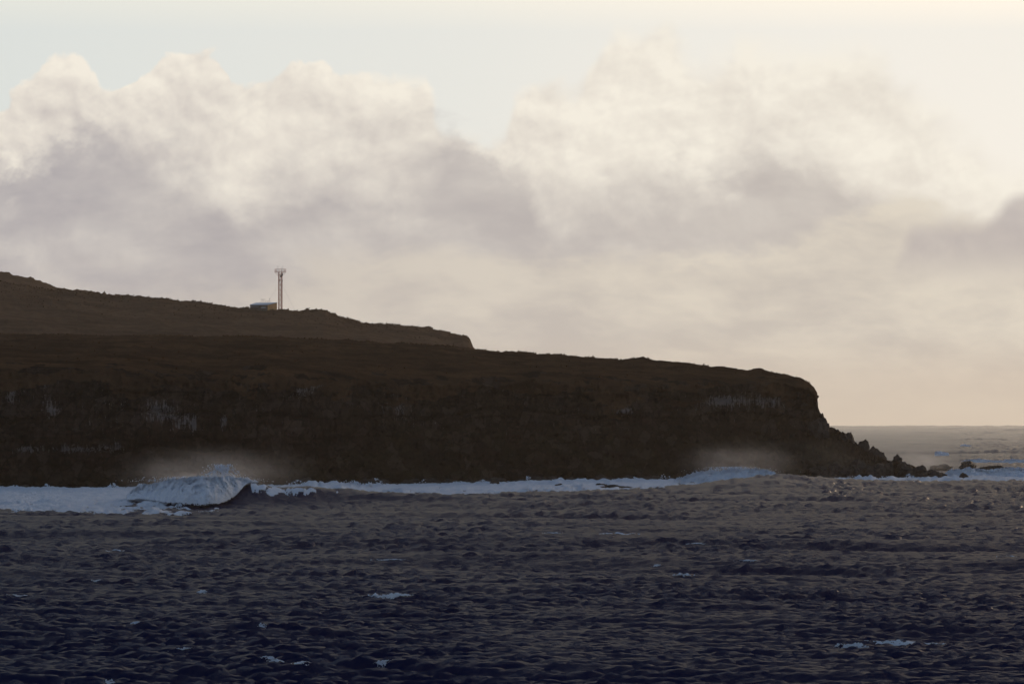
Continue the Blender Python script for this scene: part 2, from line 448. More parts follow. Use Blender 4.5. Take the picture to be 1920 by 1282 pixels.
wd = np.array([-.42, -.91]); wd /= np.linalg.norm(wd)
TA = ocean_tile(431.0, 1024, 5.0, 80.0, wd, 7.0, .33, 3, 2.1)
TB = ocean_tile(97.0, 512, .6, 5.0, wd, 2.4, .145, 4, 1.68)
CH = 1.15

def px_of(x, y): return 960 + F * x / y
# coast: distance of the waterline, front of the surf and swell humps, each by bearing
DBASE = [(-1500, 1190), (0, 1220), (270, 1236), (480, 1262), (700, 1292), (900, 1318), (1100, 1340), (1300, 1368), (1500, 1400), (1800, 1432)]
DSURF = [(-1500, 880), (0, 905), (200, 915), (300, 945), (400, 965), (440, 1000), (470, 1040), (640, 1090), (700, 1143), (760, 1128), (900, 1136), (1100, 1152), (1250, 1172), (1290, 1235), (1380, 1290), (1500, 1300), (1700, 1310), (1800, 1290), (2000, 1290), (2600, 1300)]
SW1 = [(-2000, 0), (150, .3), (280, 1.2), (380, 2.6), (440, 3.5), (480, 3.95), (496, 3.75), (515, 3.15), (545, 3.1), (575, 3.05), (610, 2.55), (660, 2.0), (760, 1.35), (900, .8), (1050, .4), (1300, 0), (4000, 0)]
SW2 = [(-2000, 0), (1050, 0), (1180, .6), (1280, 1.3), (1350, 2.2), (1420, 3.0), (1460, 3.3), (1520, 2.95), (1600, 2.35), (1750, 1.9), (1920, 1.6), (2200, 1.4), (4000, .5)]
def swell(px, D):
    a1 = smooth_lerp(px, SW1); a2 = smooth_lerp(px, SW2)
    c1 = 1003 + 6 * np.sin(px / 90.0); c2 = 1165 + (px - 1500) * .06
    d1 = D - c1; d2 = D - c2
    p1 = np.where(d1 < 0, 1 / (1 + (d1 / 10.5) ** 2) ** 1.1, np.exp(-(d1 / 30) ** 2))
    p2 = np.where(d2 < 0, 1 / (1 + (d2 / 42) ** 2) ** 1.2, np.exp(-(d2 / 60) ** 2))
    return a1 * p1 + a2 * p2
def sea_points(x, y):
    D = y; px = px_of(x, np.maximum(y, 1))
    far = np.clip((D - 800) / 400, 0, 1)
    kA = 1 - .2 * far; kB = (1 + .75 * far) * .78
    sheltered = sst(0, 120, D - lerp(px, DSURF)) * (px < 1800)
    kA = kA * (1 - .6 * sheltered); kB = kB * (1 - .7 * sheltered)
    kB = kB * np.clip(1.0 + fbm2(x / 30, y / 70, 3, 501) * .6, .7, 1.5)
    open_ = sst(1500, 2600, D); kA = kA + .25 * open_
    h = samp(TA, 'h', x, y) * kA + samp(TB, 'h', x * 1.4, y * 1.4) * kB + swell(px, D)
    h = h + np.where(D > 1500, samp(TA, 'h', x / 2.4 + 37, y / 2.4) * 2.3 * open_, 0)
    dx = (samp(TA, 'dx', x, y) * kA + samp(TB, 'dx', x * 1.4, y * 1.4) * kB) * CH
    dy = (samp(TA, 'dy', x, y) * kA + samp(TB, 'dy', x * 1.4, y * 1.4) * kB) * CH
    h = h + .9 * np.sin(y / 52 + x / 210 + 1.3 * np.sin(x / 160)) * (1 - .8 * far) * (D < 1500)
    return np.stack([x + dx, y + dy, h], -1)
def earth_drop(D):          # the far sea sinks a little towards the horizon
    return np.where(D > 1500, -3.0 * ((D - 1500) / 12500) ** 2, 0)
def rows_near():
    r = [285.0]
    while r[-1] < 1520: r.append(r[-1] + .45 * (r[-1] / 330) ** 1.45)
    return np.array(r)
RN = rows_near()
tc_ = np.linspace(-.104, .104, 780)
edge = .104 + (np.linspace(0, 1, 26)[1:] ** 1.6) * .75
TN = np.concatenate([-edge[::-1], tc_, edge])
DD, TT = np.meshgrid(RN, TN, indexing='ij')
SX, SY = TT * DD, DD
SEA = sea_points(SX, SY)
# foam where the chop folds over
ju = np.gradient(SEA[..., 0], axis=1) / np.gradient(SX, axis=1); jd = np.gradient(SEA[..., 1], axis=0) / np.gradient(SY, axis=0)
J = ju * jd
fo = np.clip((.10 - J) * 1.6, 0, .8)
for _ in range(2):
    fo[1:-1, 1:-1] = (fo[1:-1, 1:-1] * 2 + fo[:-2, 1:-1] + fo[2:, 1:-1] + fo[1:-1, :-2] + fo[1:-1, 2:]) / 6
patch = np.clip(.2 + fbm2(SX / 45, SY / 60, 3, 70) * 1.3, 0, 1)
FOAM_A = np.clip(fo * patch * 1.2, 0, .9)
PXN = 960 + F * TN[None, :] + 0 * DD
RF = np.concatenate([np.geomspace(1520, 14000, 760)])
TFc = np.concatenate([np.linspace(-.86, -.11, 25)[:-1], np.linspace(-.11, .05, 30)[:-1], np.linspace(.05, .105, 230), np.linspace(.11, .86, 26)])
D2, T2_ = np.meshgrid(RF, TFc, indexing='ij')
FAR = sea_points(T2_ * D2, D2); FAR[..., 2] += earth_drop(D2)
FAR[0, :, 2] -= .3
jf = np.clip((FAR[..., 2] - 1.35) * .9, 0, .75) * np.clip(fbm2(D2 * T2_ / 60, D2 / 140, 2, 75) * 1.5 + .1, 0, 1)
# near apron towards and behind the viewer, plain
RB = np.array([-200., 20, 120, 200, 240, 285.2])
DB, TBm = np.meshgrid(RB, np.linspace(-1, 1, 30), indexing='ij')
APR = np.stack([TBm * 500, DB, np.zeros_like(DB) - .6], -1)
co = np.concatenate([SEA.reshape(-1, 3), FAR.reshape(-1, 3), APR.reshape(-1, 3)])
n1_, n2__ = SEA.shape[0] * SEA.shape[1], FAR.shape[0] * FAR.shape[1]
qs = np.concatenate([grid_quads(*DD.shape), grid_quads(*D2.shape) + n1_, grid_quads(*DB.shape) + n1_ + n2__])
sea = mesh_obj('sea', co, qs, mat=M_WATER, attrs={'foam': np.concatenate([FOAM_A.ravel(), jf.ravel(), np.zeros(DB.size)])})
tag(sea, 'dark choppy blue sea with swell running to the far horizon', 'sea', kind='structure')


# ------------------------------------------------------------------ white water of the surf zone
def sub_foam(name, mask, lift, rowsel, colsel, mat=M_FOAM, parent=None, lump=.25, seed=40):
    """white water lying on a block of the sea surface: mask > 0 is foam"""
    return lay_foam(name, SEA[rowsel, colsel].copy(), SX[rowsel, colsel], SY[rowsel, colsel], mask, lift, mat, parent, lump, seed, 2.6, 5.0)
def lay_foam(name, P, X, Y, mk, lift, mat, parent, lump, seed, lx, ly):
    l = np.clip(mk, -1, 1); k0 = .05 if lift > .25 else .015
    rough = fbm2(X / lx, Y / ly, 4, seed, .6)
    P[..., 2] += np.where(l > 0, k0 + lift * np.sqrt(np.clip(l, 0, 1)) + lump * rough * np.clip(l * 3, 0, 1), .03 + np.clip(l, -.4, 0) * .5)
    q = grid_quads(*mk.shape)
    keep = (mk.ravel()[q] > -.12).any(1)
    if not keep.any(): return None
    c, qq, at_ = compact(P.reshape(-1, 3), q, keep, {'cover': np.clip(mk + .1, 0, 1)})
    return mesh_obj(name, c, qq, mat=mat, parent=parent, attrs=at_)
def fine_block(r_lo, r_hi, c_lo, c_hi, nr, nc):
    """the sea surface resampled finely between two grid rows and columns"""
    ri = np.linspace(r_lo, r_hi, nr)[:, None] + np.zeros((1, nc)); ci = np.linspace(c_lo, c_hi, nc)[None, :] + np.zeros((nr, 1))
    i = np.clip(np.floor(ri).astype(int), 0, len(RN) - 2); j = np.clip(np.floor(ci).astype(int), 0, len(TN) - 2); fi = (ri - i)[..., None]; fj = (ci - j)[..., None]
    G = np.concatenate([SEA, SX[..., None], SY[..., None]], -1)
    o = (G[i, j] * (1 - fi) + G[i + 1, j] * fi) * (1 - fj) + (G[i, j + 1] * (1 - fi) + G[i + 1, j + 1] * fi) * fj
    return o[..., :3].copy(), o[..., 3], o[..., 4]
r0, r1 = np.searchsorted(RN, 870), len(RN)
rs, cs_ = slice(r0, r1), slice(20, len(TN) - 20)
Dm, Pm = DD[rs, cs_], PXN[rs, cs_]
xm = SX[rs, cs_]
front = (Dm - lerp(Pm, DSURF)) / 42
lace = fbm2(xm / 16, Dm / 16, 5, 21, .6) * .9
m = front + lace * np.clip(1.5 - front * .3, .25, 1.5)
m = np.minimum(m, (lerp(Pm, DBASE) + 14 - Dm) / 6)
right = (Pm > 1760)
m = np.where(right, np.minimum(m, (1475 - Dm) / 15 + lace), m)
holes = fbm2(xm / 9, Dm / 30, 4, 33) - .42
m = np.where(holes > -.12, m - (holes + .12) * 7 * np.clip(2.2 - front * .35, 0, 2), m)
m = np.where(fbm2(xm / 3.0, Dm / 14, 3, 35) > .42 + np.clip(front - 1, 0, 3) * .2, -.2, m)
bore = 0
for k_, (off, sd2) in enumerate(((30, 601), (75, 611), (120, 621), (170, 631))):
    ln = lerp(Pm, DSURF) + off + fbm2(xm / 45, xm * 0 + k_, 3, sd2) * 34
    dd_ = Dm - ln
    bore = bore + np.clip(fbm2(xm / 26, Dm * 0 + k_, 3, sd2 + 3) * 2.2 + .15, 0, 1) * np.where(dd_ < 0, np.exp(-(dd_ / 1.6) ** 2), np.exp(-(dd_ / 9) ** 2)) * (.95 + fbm2(xm / 2.5, Dm / 5, 4, sd2 + 7, .6) * .9)
m = m + np.clip(bore, 0, 1) * .8 * (m > -.6)
SEA_KEEP = SEA[rs, cs_, 2].copy()
SEA[rs, cs_, 2] += np.where(m > 0, np.clip(bore, 0, 1.6) * .75, 0)
surf = sub_foam('surf_foam', m, .26, rs, cs_, lump=.26)
SEA[rs, cs_, 2] = SEA_KEEP
tag(surf, 'wide band of white surf foam washing along the foot of the cliff', 'foam', kind='stuff')
# streaks beyond the reef on the right
def far_foam(name, label, pts, seed):
    pass

# ------------------------------------------------------------------ breaking waves
def breaker(name, pxs, toe, back, ztop, label, cols=420, rows=110, seed=1, rag=.45):
    """a tumbling wall of white water. toe/ztop by bearing; the crest stands 18-22 m behind the toe"""
    px = np.linspace(pxs[0], pxs[1], cols); t = (px - 960) / F
    v = np.linspace(0, 1, rows)
    toeD = smooth_lerp(px, toe); zt = smooth_lerp(px, ztop)
    depth_f = back * .42
    D = toeD[None, :] + np.where(v < .6, (v / .6) ** 1.7 * depth_f, depth_f + (v - .6) / .4 * back * .58)[:, None]
    X = t[None, :] * D
    base = swell(px[None, :] + 0 * D, D)
    r = np.clip(v / .6, 0, 1)
    up = (1 - (1 - r) ** 2.4) ** .8
    dn = np.where(v > .6, 1 - sst(.6, 1.0, v) * 1.0, 1)
    prof = up * dn
    z0 = base[0][None, :] * (1 - up)[:, None] + np.maximum(base, 0) * up[:, None]
    Z = z0 + .12 + np.maximum(zt[None, :] - z0, .15) * prof[:, None]
    lump = fbm3(X / 3.4, D / 6, Z / 2.6, 5, seed, .62) * .9 + (np.abs(n3(X / 1.9, D / 4, Z / 1.7, seed + 40)) - .25) * .4
    fall = fbm2(X / 1.6 + D / 9, Z / 6, 3, seed + 9) * .5
    ends = sst(0, .06, (px - px[0]) / (px[-1] - px[0])) * sst(0, .06, (px[-1] - px) / (px[-1] - px[0]))
    amp = (prof * ends[None, :].T.T if False else prof[:, None] * ends[None, :])
    D2_ = D - (lump * 2.2 + fall * 2.0) * amp
    rg = (fbm2(X / 1.6, D / 3.0, 5, seed + 3, .7) + .15) * rag
    Z = Z + (lump * .5 + np.where(v[:, None] > .35, rg, 0)) * amp
    Z = np.where(ends[None, :] < .02, z0 - .3, Z)
    P = np.stack([t[None, :] * D2_, D2_, Z], -1)
    root = empty(name, (float(P[0, cols // 2, 0]), float(P[0, cols // 2, 1]), 0))
    o = mesh_obj('white_water', P.reshape(-1, 3) - np.array(root.location)[None], grid_quads(rows, cols), mat=M_FOAM, parent=root, attrs={'cover': np.clip(amp * 2.5 + .15, 0, 1) * (1 - .62 * np.exp(-((v[:, None] - .56) / .13) ** 2) + 0 * amp)})
    tag(root, label, 'wave', 'breaking waves')
    return root, P
def droplets(parent, centre, size, n, seed, name='spray_drops', up=1.0, s0=.05, s1=.17):
    r = np.random.default_rng(seed)
    p = r.normal(size=(n, 3)) * np.array(size) * .5
    u = r.random(n); p[:, 2] = u ** 1.15 * size[2] * up; p[:, 0] *= (.45 + .55 * (1 - u))
    p[:, 0] += n2(p[:, 2] * 1.3, p[:, 0], seed) * .6
    s = (s0 + (s1 - s0) * r.random(n) ** 2)
    tet = np.array([[1, 1, 1], [1, -1, -1], [-1, 1, -1], [-1, -1, 1]]) * .6
    co = (p[:, None, :] + tet[None] * s[:, None, None] + np.array(centre)[None, None]).reshape(-1, 3)
    base = np.arange(n)[:, None, None] * 4 + np.array([[0, 1, 2], [0, 3, 1], [0, 2, 3], [1, 3, 2]])[None]
    o = mesh_obj(name, co, tris=base.reshape(-1, 3), mat=M_FOAM, parent=parent, smooth=False, attrs={'cover': np.ones(len(co))})
    o['kind'] = 'stuff'; return o
b1, P1 = breaker('breaking_wave', (235, 487), [(235, 1010), (270, 1000), (300, 990), (340, 978), (380, 969), (410, 974), (440, 986), (465, 996), (487, 1001)], 46,
                 [(235, 1.0), (255, 2.0), (280, 2.9), (310, 3.6), (345, 4.15), (385, 4.35), (420, 4.35), (450, 4.05), (472, 3.8), (487, 3.6)],
                 'tall breaking wave with a wall of white foam and spray burst, left of centre', seed=3)
# crest foam along the unbroken shoulder to its right
rs2 = slice(np.searchsorted(RN, 985), np.searchsorted(RN, 1040)); cs2 = slice(*np.searchsorted(960 + F * TN, [470, 660]))
Pm2, Dm2 = PXN[rs2, cs2], DD[rs2, cs2]; xm2 = SX[rs2, cs2]
cr = 1003 + 6 * np.sin(Pm2 / 90.0)
mk = .9 - np.abs(Dm2 - cr + 3) / lerp(Pm2, [(470, 3), (488, 2.2), (500, 6), (520, 5), (530, 1.2), (545, 4), (570, 5), (582, 1.2), (600, .05), (660, 0.01)]) + fbm2(xm2 / 1.5, Dm2 / 4, 4, 55, .6) * .8
sf = sub_foam('crest_foam', mk, .22, rs2, cs2, parent=None, lump=.3)
sf.data.transform(__import__('mathutils').Matrix.Translation(-b1.location)); sf.parent = b1
bl = b1.location
droplets(b1, ((416 - 960) / F * 1012 - bl.x, 1012 - bl.y, 4.0), (3.6, 2.0, 2.9), 1500, 6)
droplets(b1, ((375 - 960) / F * 1008 - bl.x, 1008 - bl.y, 3.9), (12, 4, .9), 1500, 7, s1=.12)
b2, P2 = breaker('breaking_wave', (1262, 1462), [(1262, 1305), (1290, 1290), (1340, 1275), (1400, 1262), (1440, 1250), (1462, 1245)], 50,
                 [(1262, .6), (1280, 1.2), (1300, 2.0), (1325, 2.6), (1350, 2.95), (1378, 3.3), (1400, 3.25), (1425, 3.3), (1445, 2.9), (1462, 2.2)],
                 'low curling white breaker near the headland end, before the cliff on the right', seed=21)
bl = b2.location
droplets(b2, ((1372 - 960) / F * 1296 - bl.x, 1296 - bl.y, 2.9), (9, 3, 1.2), 1500, 8, s1=.14)
b3, P3 = breaker('breaking_wave', (1768, 2010), [(1768, 1440), (1800, 1428), (1850, 1424), (1920, 1420), (2010, 1425)], 50,
                 [(1768, .8), (1790, 1.7), (1830, 1.8), (1850, 1.6), (1880, 2.2), (1910, 2.1), (1950, 1.8), (2010, 1.0)],
                 'white breaker rolling in at the right edge behind the lone sea rock', seed=33)
b4, P4 = breaker('breaking_wave', (1800, 1960), [(1800, 1905), (1850, 1890), (1900, 1880), (1960, 1880)], 60,
                 [(1800, .3), (1835, 1.1), (1860, .7), (1900, 1.0), (1930, .8), (1960, .5)],
                 'farthest white breaker, behind the low flat reef at the right edge', seed=37, rag=.3)

rsp = random.Random(9)
def splashes():
    cs3 = []
    for pxs in (30, 88, 212, 262, 560, 610, 655, 705, 800, 860, 905, 990, 1040, 1095, 1190, 1245, 1480, 1530, 1600, 1660, 1705, 1745):
        D = float(lerp(pxs, DBASE)) - 6 - rsp.random() * 8
        n = 90; w = .7 + 2.2 * rsp.random(); h = .5 + 1.3 * rsp.random() ** 1.5
        q = np.random.default_rng(pxs).normal(size=(n, 3)) * (w, 1.2, 0); q[:, 2] = .3 + h * np.random.default_rng(pxs + 1).random(n) ** 1.6 * np.exp(-(q[:, 0] / w) ** 2)
        cs3.append(q + np.array([(pxs - 960) / F * D, D, 0]))
    p = np.concatenate(cs3); n = len(p); s_ = .07 + .20 * np.random.default_rng(3).random(n) ** 2
    tet = np.array([[1, 1, 1], [1, -1, -1], [-1, 1, -1], [-1, -1, 1]]) * .6
    co = (p[:, None, :] + tet[None] * s_[:, None, None]).reshape(-1, 3)
    t = np.arange(n)[:, None, None] * 4 + np.array([[0, 1, 2], [0, 3, 1], [0, 2, 3], [1, 3, 2]])[None]
    o = mesh_obj('shore_splash', co, tris=t.reshape(-1, 3), mat=M_FOAM, smooth=False, attrs={'cover': np.ones(len(co))})
    tag(o, 'small white splashes thrown up along the foot of the cliff', 'splash', kind='stuff')
splashes()

for pc, row, w_, zt, lab, sd_ in ((1766, 853, 28, 1.5, 'small white crest on the far sea, nearest to the reef', 51), (1811, 838, 22, 1.6, 'white crest highest on the far sea at the right', 53)):
    D_ = 15 * F / (row - LEVEL + 2)
    o_, _ = breaker('whitecap', (pc - w_ / 2, pc + w_ / 2), [(pc - w_, D_), (pc, D_), (pc + w_, D_)], 16, [(pc - w_, .4), (pc - w_ * .2, zt), (pc + w_ * .2, zt * .8), (pc + w_, .3)], lab, cols=60, rows=26, seed=sd_, rag=.25)
    o_['category'] = 'whitecap'; o_['group'] = 'whitecaps on the far sea'

# ------------------------------------------------------------------ whitecaps
def whitecap(px, row, w, label, hgt=.35, seed=1, group='whitecaps on the open sea'):
    D = CAM_H * F / (row - LEVEL) ; D = min(D, 1500)
    half = w / 2 / F * D
    x0 = (px - 960) / F * D
    ci = np.searchsorted(TN, (px - 960) / F); dc = max(4, int(w / 2 / F / (TN[400] - TN[399])) + 4)
    cl = slice(max(0, ci - dc), min(len(TN), ci + dc))
    # nearest row whose seen height matches and that stands on a crest
    Dr = np.arange(len(RN)); zc = SEA[:, ci, 2]; seen = LEVEL + (CAM_H - zc) * F / SEA[:, ci, 1]
    cand = np.where(np.abs(seen - row) < 5)[0]
    if len(cand) == 0: cand = np.array([np.argmin(np.abs(RN - D))])
    ri = cand[np.argmax(zc[cand])]
    D = RN[ri]; sp = RN[min(ri + 1, len(RN) - 1)] - RN[ri]
    ry = max(.7, half * .42); dr = ry * 1.5 / sp + 1
    P, X0, Y0 = fine_block(max(0, ri - dr), min(len(RN) - 1, ri + dr), max(0, ci - dc), min(len(TN) - 1, ci + dc), 60, 120)
    X = X0 - TN[ci] * D; Y = Y0 - D
    bend = Y + .25 * X + .25 * half * np.sin(X / half * 2 + seed) * .5
    env = 1 - np.abs(X / half) ** 1.35 - np.abs(bend / ry) ** 1.35 * np.where(bend < 0, 1.3, .8)
    u = .16 * half + .12
    mk = env * .95 + fbm2(X0 / u, Y0 / u / 2.2 + P[..., 2] * 1.6 / u, 5, seed, .65) * .85 - .15
    mk = np.where((mk > 0) & (env < -.35), -.2, mk)
    o = lay_foam('whitecap', P, X0, Y0, mk, hgt * .34, M_FOAM, None, hgt * .20, seed, u * .9, u * 3)
    if o:
        c = np.array([TN[ci] * D, D, SEA[ri, ci, 2]])
        o.data.transform(__import__('mathutils').Matrix.Translation(-__import__('mathutils').Vector(c))); o.location = c
        tag(o, label, 'whitecap', group)
    return o
CAPS = [
    (1278, 1078, 44, 'compact bright whitecap on the dark sea, right of the middle', .55),
    (740, 1111, 82, 'long white foaming crest on the dark sea left of the middle', .45),
    (1598, 1208, 60, 'bright curling whitecap near the bottom right corner, trailing pale foam', .5),
    (345, 1224, 46, 'white foaming crest near the bottom left, largest of those at that corner', .4),
    (1150, 998, 84, 'long thin whitecap right of the middle, just out from the surf', .2),
    (1035, 998, 34, 'short whitecap left of the long thin one just out from the surf', .2),
    (1305, 1023, 36, 'small whitecap beyond and above the compact bright one', .18),
    (1405, 1054, 44, 'thin whitecap to the right of the compact bright one', .18),
    (205, 1279, 30, 'small whitecap cut by the bottom edge at the left', .3),
    (735, 1050, 66, 'thin foam line on a swell crest above the long foaming crest', .16),
    (515, 1234, 50, 'broken thin foam line on a dark swell at the lower left', .2),
    (570, 1239, 40, 'second thin foam piece on the dark swell at the lower left', .16),
    (255, 1165, 22, 'tiny whitecap alone on the sea in the lower left', .2),
    (187, 1085, 24, 'tiny whitecap on the sea toward the left edge', .2),
    (728, 1240, 26, 'tiny whitecap by the bottom edge left of the middle', .2),
    (485, 1182, 22, 'tiny whitecap above the dark swell at the lower left', .18),
    (1890, 1037, 46, 'thin whitecap touching the right edge of the view', .18),
    (380, 1108, 18, 'speck of white crest left of the long foaming crest', .16),
    (215, 1030, 42, 'pale thin foam patch on the sea at the left, out from the big breaker', .14),
    (135, 1023, 18, 'speck of white crest beside the pale foam patch at the left', .14),
    (1240, 1063, 18, 'speck of white crest above the compact bright whitecap', .16),
    (35, 1121, 40, 'thin whitecap by the left edge of the view', .2),
    (1700, 1205, 150, 'long pale foam trail behind the bright curling whitecap at the bottom right', .08),
]
for i, (px, row, w_, lab, hg) in enumerate(CAPS): whitecap(px, row, w_, lab, hg, seed=100 + 7 * i)


# ------------------------------------------------------------------ the headland: cliff, talus and grassy plateau in one skin
TOPROW = [(-1500, 690), (-300, 694), (0, 699), (200, 702), (300, 708), (400, 712), (520, 708), (640, 714), (760, 722), (900, 722), (1000, 717), (1200, 722), (1300, 722), (1400, 722), (1480, 722), (1515, 726), (1528, 735), (1533, 748)]
SKYROW = [(-1500, 610), (-300, 622), (0, 627), (200, 629), (480, 632), (640, 639), (760, 645), (850, 652), (900, 657), (1000, 663), (1100, 670), (1160, 675), (1205, 673), (1225, 678), (1290, 682), (1350, 691), (1420, 698), (1460, 704), (1490, 710), (1512, 717), (1526, 727), (1533, 740)]
DSKY = [(-1500, 1850), (0, 1800), (890, 1750), (1100, 1720), (1350, 1640), (1490, 1570), (1533, 1525)]
TIP = [(1533, 748), (1534, 765), (1537, 773), (1543, 776), (1548, 790), (1551, 800), (1565, 806), (1578, 814), (1600, 832), (1630, 850), (1660, 864), (1700, 872), (1740, 884), (1775, 891), (1790, 898), (1810, 903)]
def headland():
    px = np.concatenate([np.linspace(-1500, -250, 40)[:-1], np.arange(-250, 1500, 2.0), np.arange(1500, 1810, .9)])
    t = (px - 960) / F; nc = len(px)
    Db = lerp(px, DBASE)
    k = np.exp(-np.linspace(-2, 2, 41) ** 2); k /= k.sum()
    Db = np.convolve(np.pad(Db, 20, mode='edge'), k, 'valid')
    talw = lerp(px, [(0, 6), (500, 8), (700, 24), (900, 30), (1300, 32), (1540, 30), (1810, 18)])
    talh = lerp(px, [(0, 4), (500, 6), (700, 13), (900, 15), (1300, 15), (1540, 14), (1810, 8)])
    tip = px > 1533
    toprow = np.where(tip, lerp(px, TIP), lerp(px, TOPROW))
    back_ = talw + lerp(px, [(0, 4), (1533, 6), (1600, 10), (1810, 6)])
    Dtop = Db + back_
    toprow = toprow + np.where(tip, 0, fbm2(px / 60, px * 0, 3, 301) * 8 + fbm2(px / 14, px * 0, 3, 305) * 4) * np.clip((1530 - px) / 60, 0, 1)
    ztop = zat(toprow, Dtop)
    nv = 130
    v = np.linspace(0, 1, nv)[:, None]
    zz = -1.5 + (ztop[None, :] + 1.5) * v
    tz = np.clip(1 - zz / talh[None, :], 0, 1)
    D = Dtop[None, :] - talw[None, :] * tz ** 1.25 - (back_ - talw)[None, :] * (1 - np.clip(v, 0, 1)) ** .8
    s = np.cumsum(np.r_[0, np.hypot(np.diff(t * Db), np.diff(Db) * .5)])[None, :] + 0 * D
    rockiness = 1 - tz * .5
    butt = fbm2(s / 38, zz / 60 + 3, 3, 5) * 7.0 - 5.0 * np.exp(-(n2(s / 48, zz / 90, 6) / .10) ** 2)
    butt2 = fbm2(s / 11, zz / 22, 3, 8) * 1.6
    led = zz + 1.6 * n2(s / 26, zz * 0, 12) + .5 * n2(s / 6, zz / 3, 14)
    stepf = np.sin(led * 2 * np.pi / 5.2) + .6 * np.sin(led * 2 * np.pi / 2.3 + 1.0)
    strata = np.tanh(stepf * 1.6) * .9 * np.clip(zz / 4, 0, 1)
    colm = -np.abs(n2(s / 1.9 + .3 * n2(s / 4, zz / 3, 19), zz / 7, 17)) * 1.9 * (.5 + .5 * sst(12, 17, zz)) - np.abs(n2(s / .7, zz / 5, 18)) * .5
    blk = (fbm3(s / 3.0, zz / 2.2, D * 0, 4, 23, .55)) * 1.5 + np.abs(n2(s / 1.1, zz / .9, 27)) * .55
    fade = np.clip((1 - v) / .06, 0, 1)
    for zl0, sd_, dep in ((15.5, 401, 2.4), (8.2, 411, 2.8), (20.0, 421, 1.2)):
        zl_ = zl0 + fbm2(s / 30, zz * 0, 3, sd_) * 3.0
        has = sst(-.25, .2, fbm2(s / 45, zz * 0 + 2, 2, sd_ + 5))
        blk0 = has * (dep * sst(.25, -.25, zz - zl_) - dep * .9 * np.exp(-((zz - zl_ - .1) / .55) ** 2)) * (1 - np.minimum(tz * 1.5, 1))
        butt2 = butt2 + blk0
    low = sst(0, .05, v)
    disp = (butt * (.4 + .6 * low) + butt2 + (strata + colm) * rockiness + blk * (1 + tz * .9)) * (.5 + .5 * fade)
    boul = np.clip(fbm3(s / 4.5, zz / 3.0, D * 0 + 5, 3, 31, .6), 0, 1) * 3.4 * np.sqrt(tz)
    disp = disp + boul
    tipk = np.where(tip, .75, 1.0)[None, :]
    D = D - disp * tipk
    pinn = np.where(tip, 1, 0)[None, :] * np.clip(v, 0, 1) * (np.abs(n2(px / 17.0, px * 0, 41)) * 1.2 - .3 + n2(px / 4.1, px * 0, 43) * .35)[None, :] * np.clip(ztop / 5, 0, 1)[None, :]
    xx = t[None, :] * D + fbm3(s / 2.5, zz / 2.5, D * 0 + 2, 3, 51) * .5 * (1 - .2 * v)
    # rounded rocky edge at the seaward end of the cliff
    endk = np.exp(-((px - 1535) / 9.0) ** 2)[None, :]
    xx = xx + endk * (fbm2(zz / 2.2, zz * 0 + 3, 3, 61) * 1.1)
    front = np.stack([xx, D, zz + pinn + .15 * blk], -1)
    Dlip = D[-1]
    # plateau
    nq = 220
    q = np.linspace(0, 1, nq)[1:, None]
    Dsk = np.where(tip, Dtop + 12, lerp(px, DSKY)); srow = np.where(tip, toprow + 3, lerp(px, SKYROW))
    zs = zat(srow, Dsk)
    w = q ** 1.15
    k2 = np.exp(-np.linspace(-2, 2, 121) ** 2); k2 /= k2.sum()
    sm = lambda a: np.convolve(np.pad(a, 60, mode='edge'), k2, 'valid')
    Dls = np.where(tip, Dlip, sm(Dlip))
    Dp = Dls[None, :] + (Dsk - Dls)[None, :] * w + (Dlip - Dls)[None, :] * np.exp(-q * 60)
    rise = 1.9 * (1 - np.exp(-(Dp - Dlip[None, :]) / 9.0)) * np.where(tip, 0, 1)[None, :] * np.clip((1533 - px) / 25, 0, 1)[None, :]
    zl = front[-1, :, 2]
    zls = np.where(tip, zl, sm(zl))
    zp = zls[None, :] * (1 - w) + zs[None, :] * w + rise * (1 - w) + (zl - zls)[None, :] * np.exp(-q * 45)
    xp = t[None, :] * Dp
    hum = fbm2(xp / 36, Dp / 36, 3, 71) * 1.5 * np.sin(np.pi * np.clip(q, 0, 1)) ** .6 + fbm2(xp / 11, Dp / 9, 4, 73, .6) * .75 + np.clip(fbm2(xp / 7, Dp / 9, 3, 76) - .5, 0, 1) * .7
    zp = zp + hum * np.where(tip, .5, .85)[None, :] * np.clip(q * 12, 0, 1)
    top = np.stack([xp, Dp, zp], -1)
    nb = 14
    qb = np.linspace(0, 1, nb)[1:, None]
    Db_ = Dsk[None, :] + qb * np.where(tip, 30, 260)[None, :]
    zb = zp[-1][None, :] + (-2.5 - zp[-1])[None, :] * sst(0, 1, qb) ** np.where(tip, .7, 1.2)[None, :]
    bk = np.stack([t[None, :] * Db_, Db_, zb], -1)
    P = np.concatenate([front, top, bk])
    grass = np.concatenate([np.clip(sst(.80, 1.0, v + .22 * fbm2(s / 17, zz / 7 + 9, 5, 81, .6)), 0, 1) * .75 * np.where(tip, 0, 1)[None, :], np.where(tip, 0, 1)[None, :] * np.clip(.52 + q * 7 - 2.4 * np.clip(fbm2(xp / 9, Dp / 12, 4, 83, .6) - .18, 0, 1) * np.exp(-q * 5), 0, 1.0), np.ones_like(zb) * np.where(tip, 0, 1)[None, :]])
    gpx = px[None, :]; row = LEVEL - (zz - CAM_H) / D * F
    def spot(a, b, sa, sb, k): return k * np.exp(-((gpx - a) / sa) ** 2 - ((row - b) / sb) ** 2)
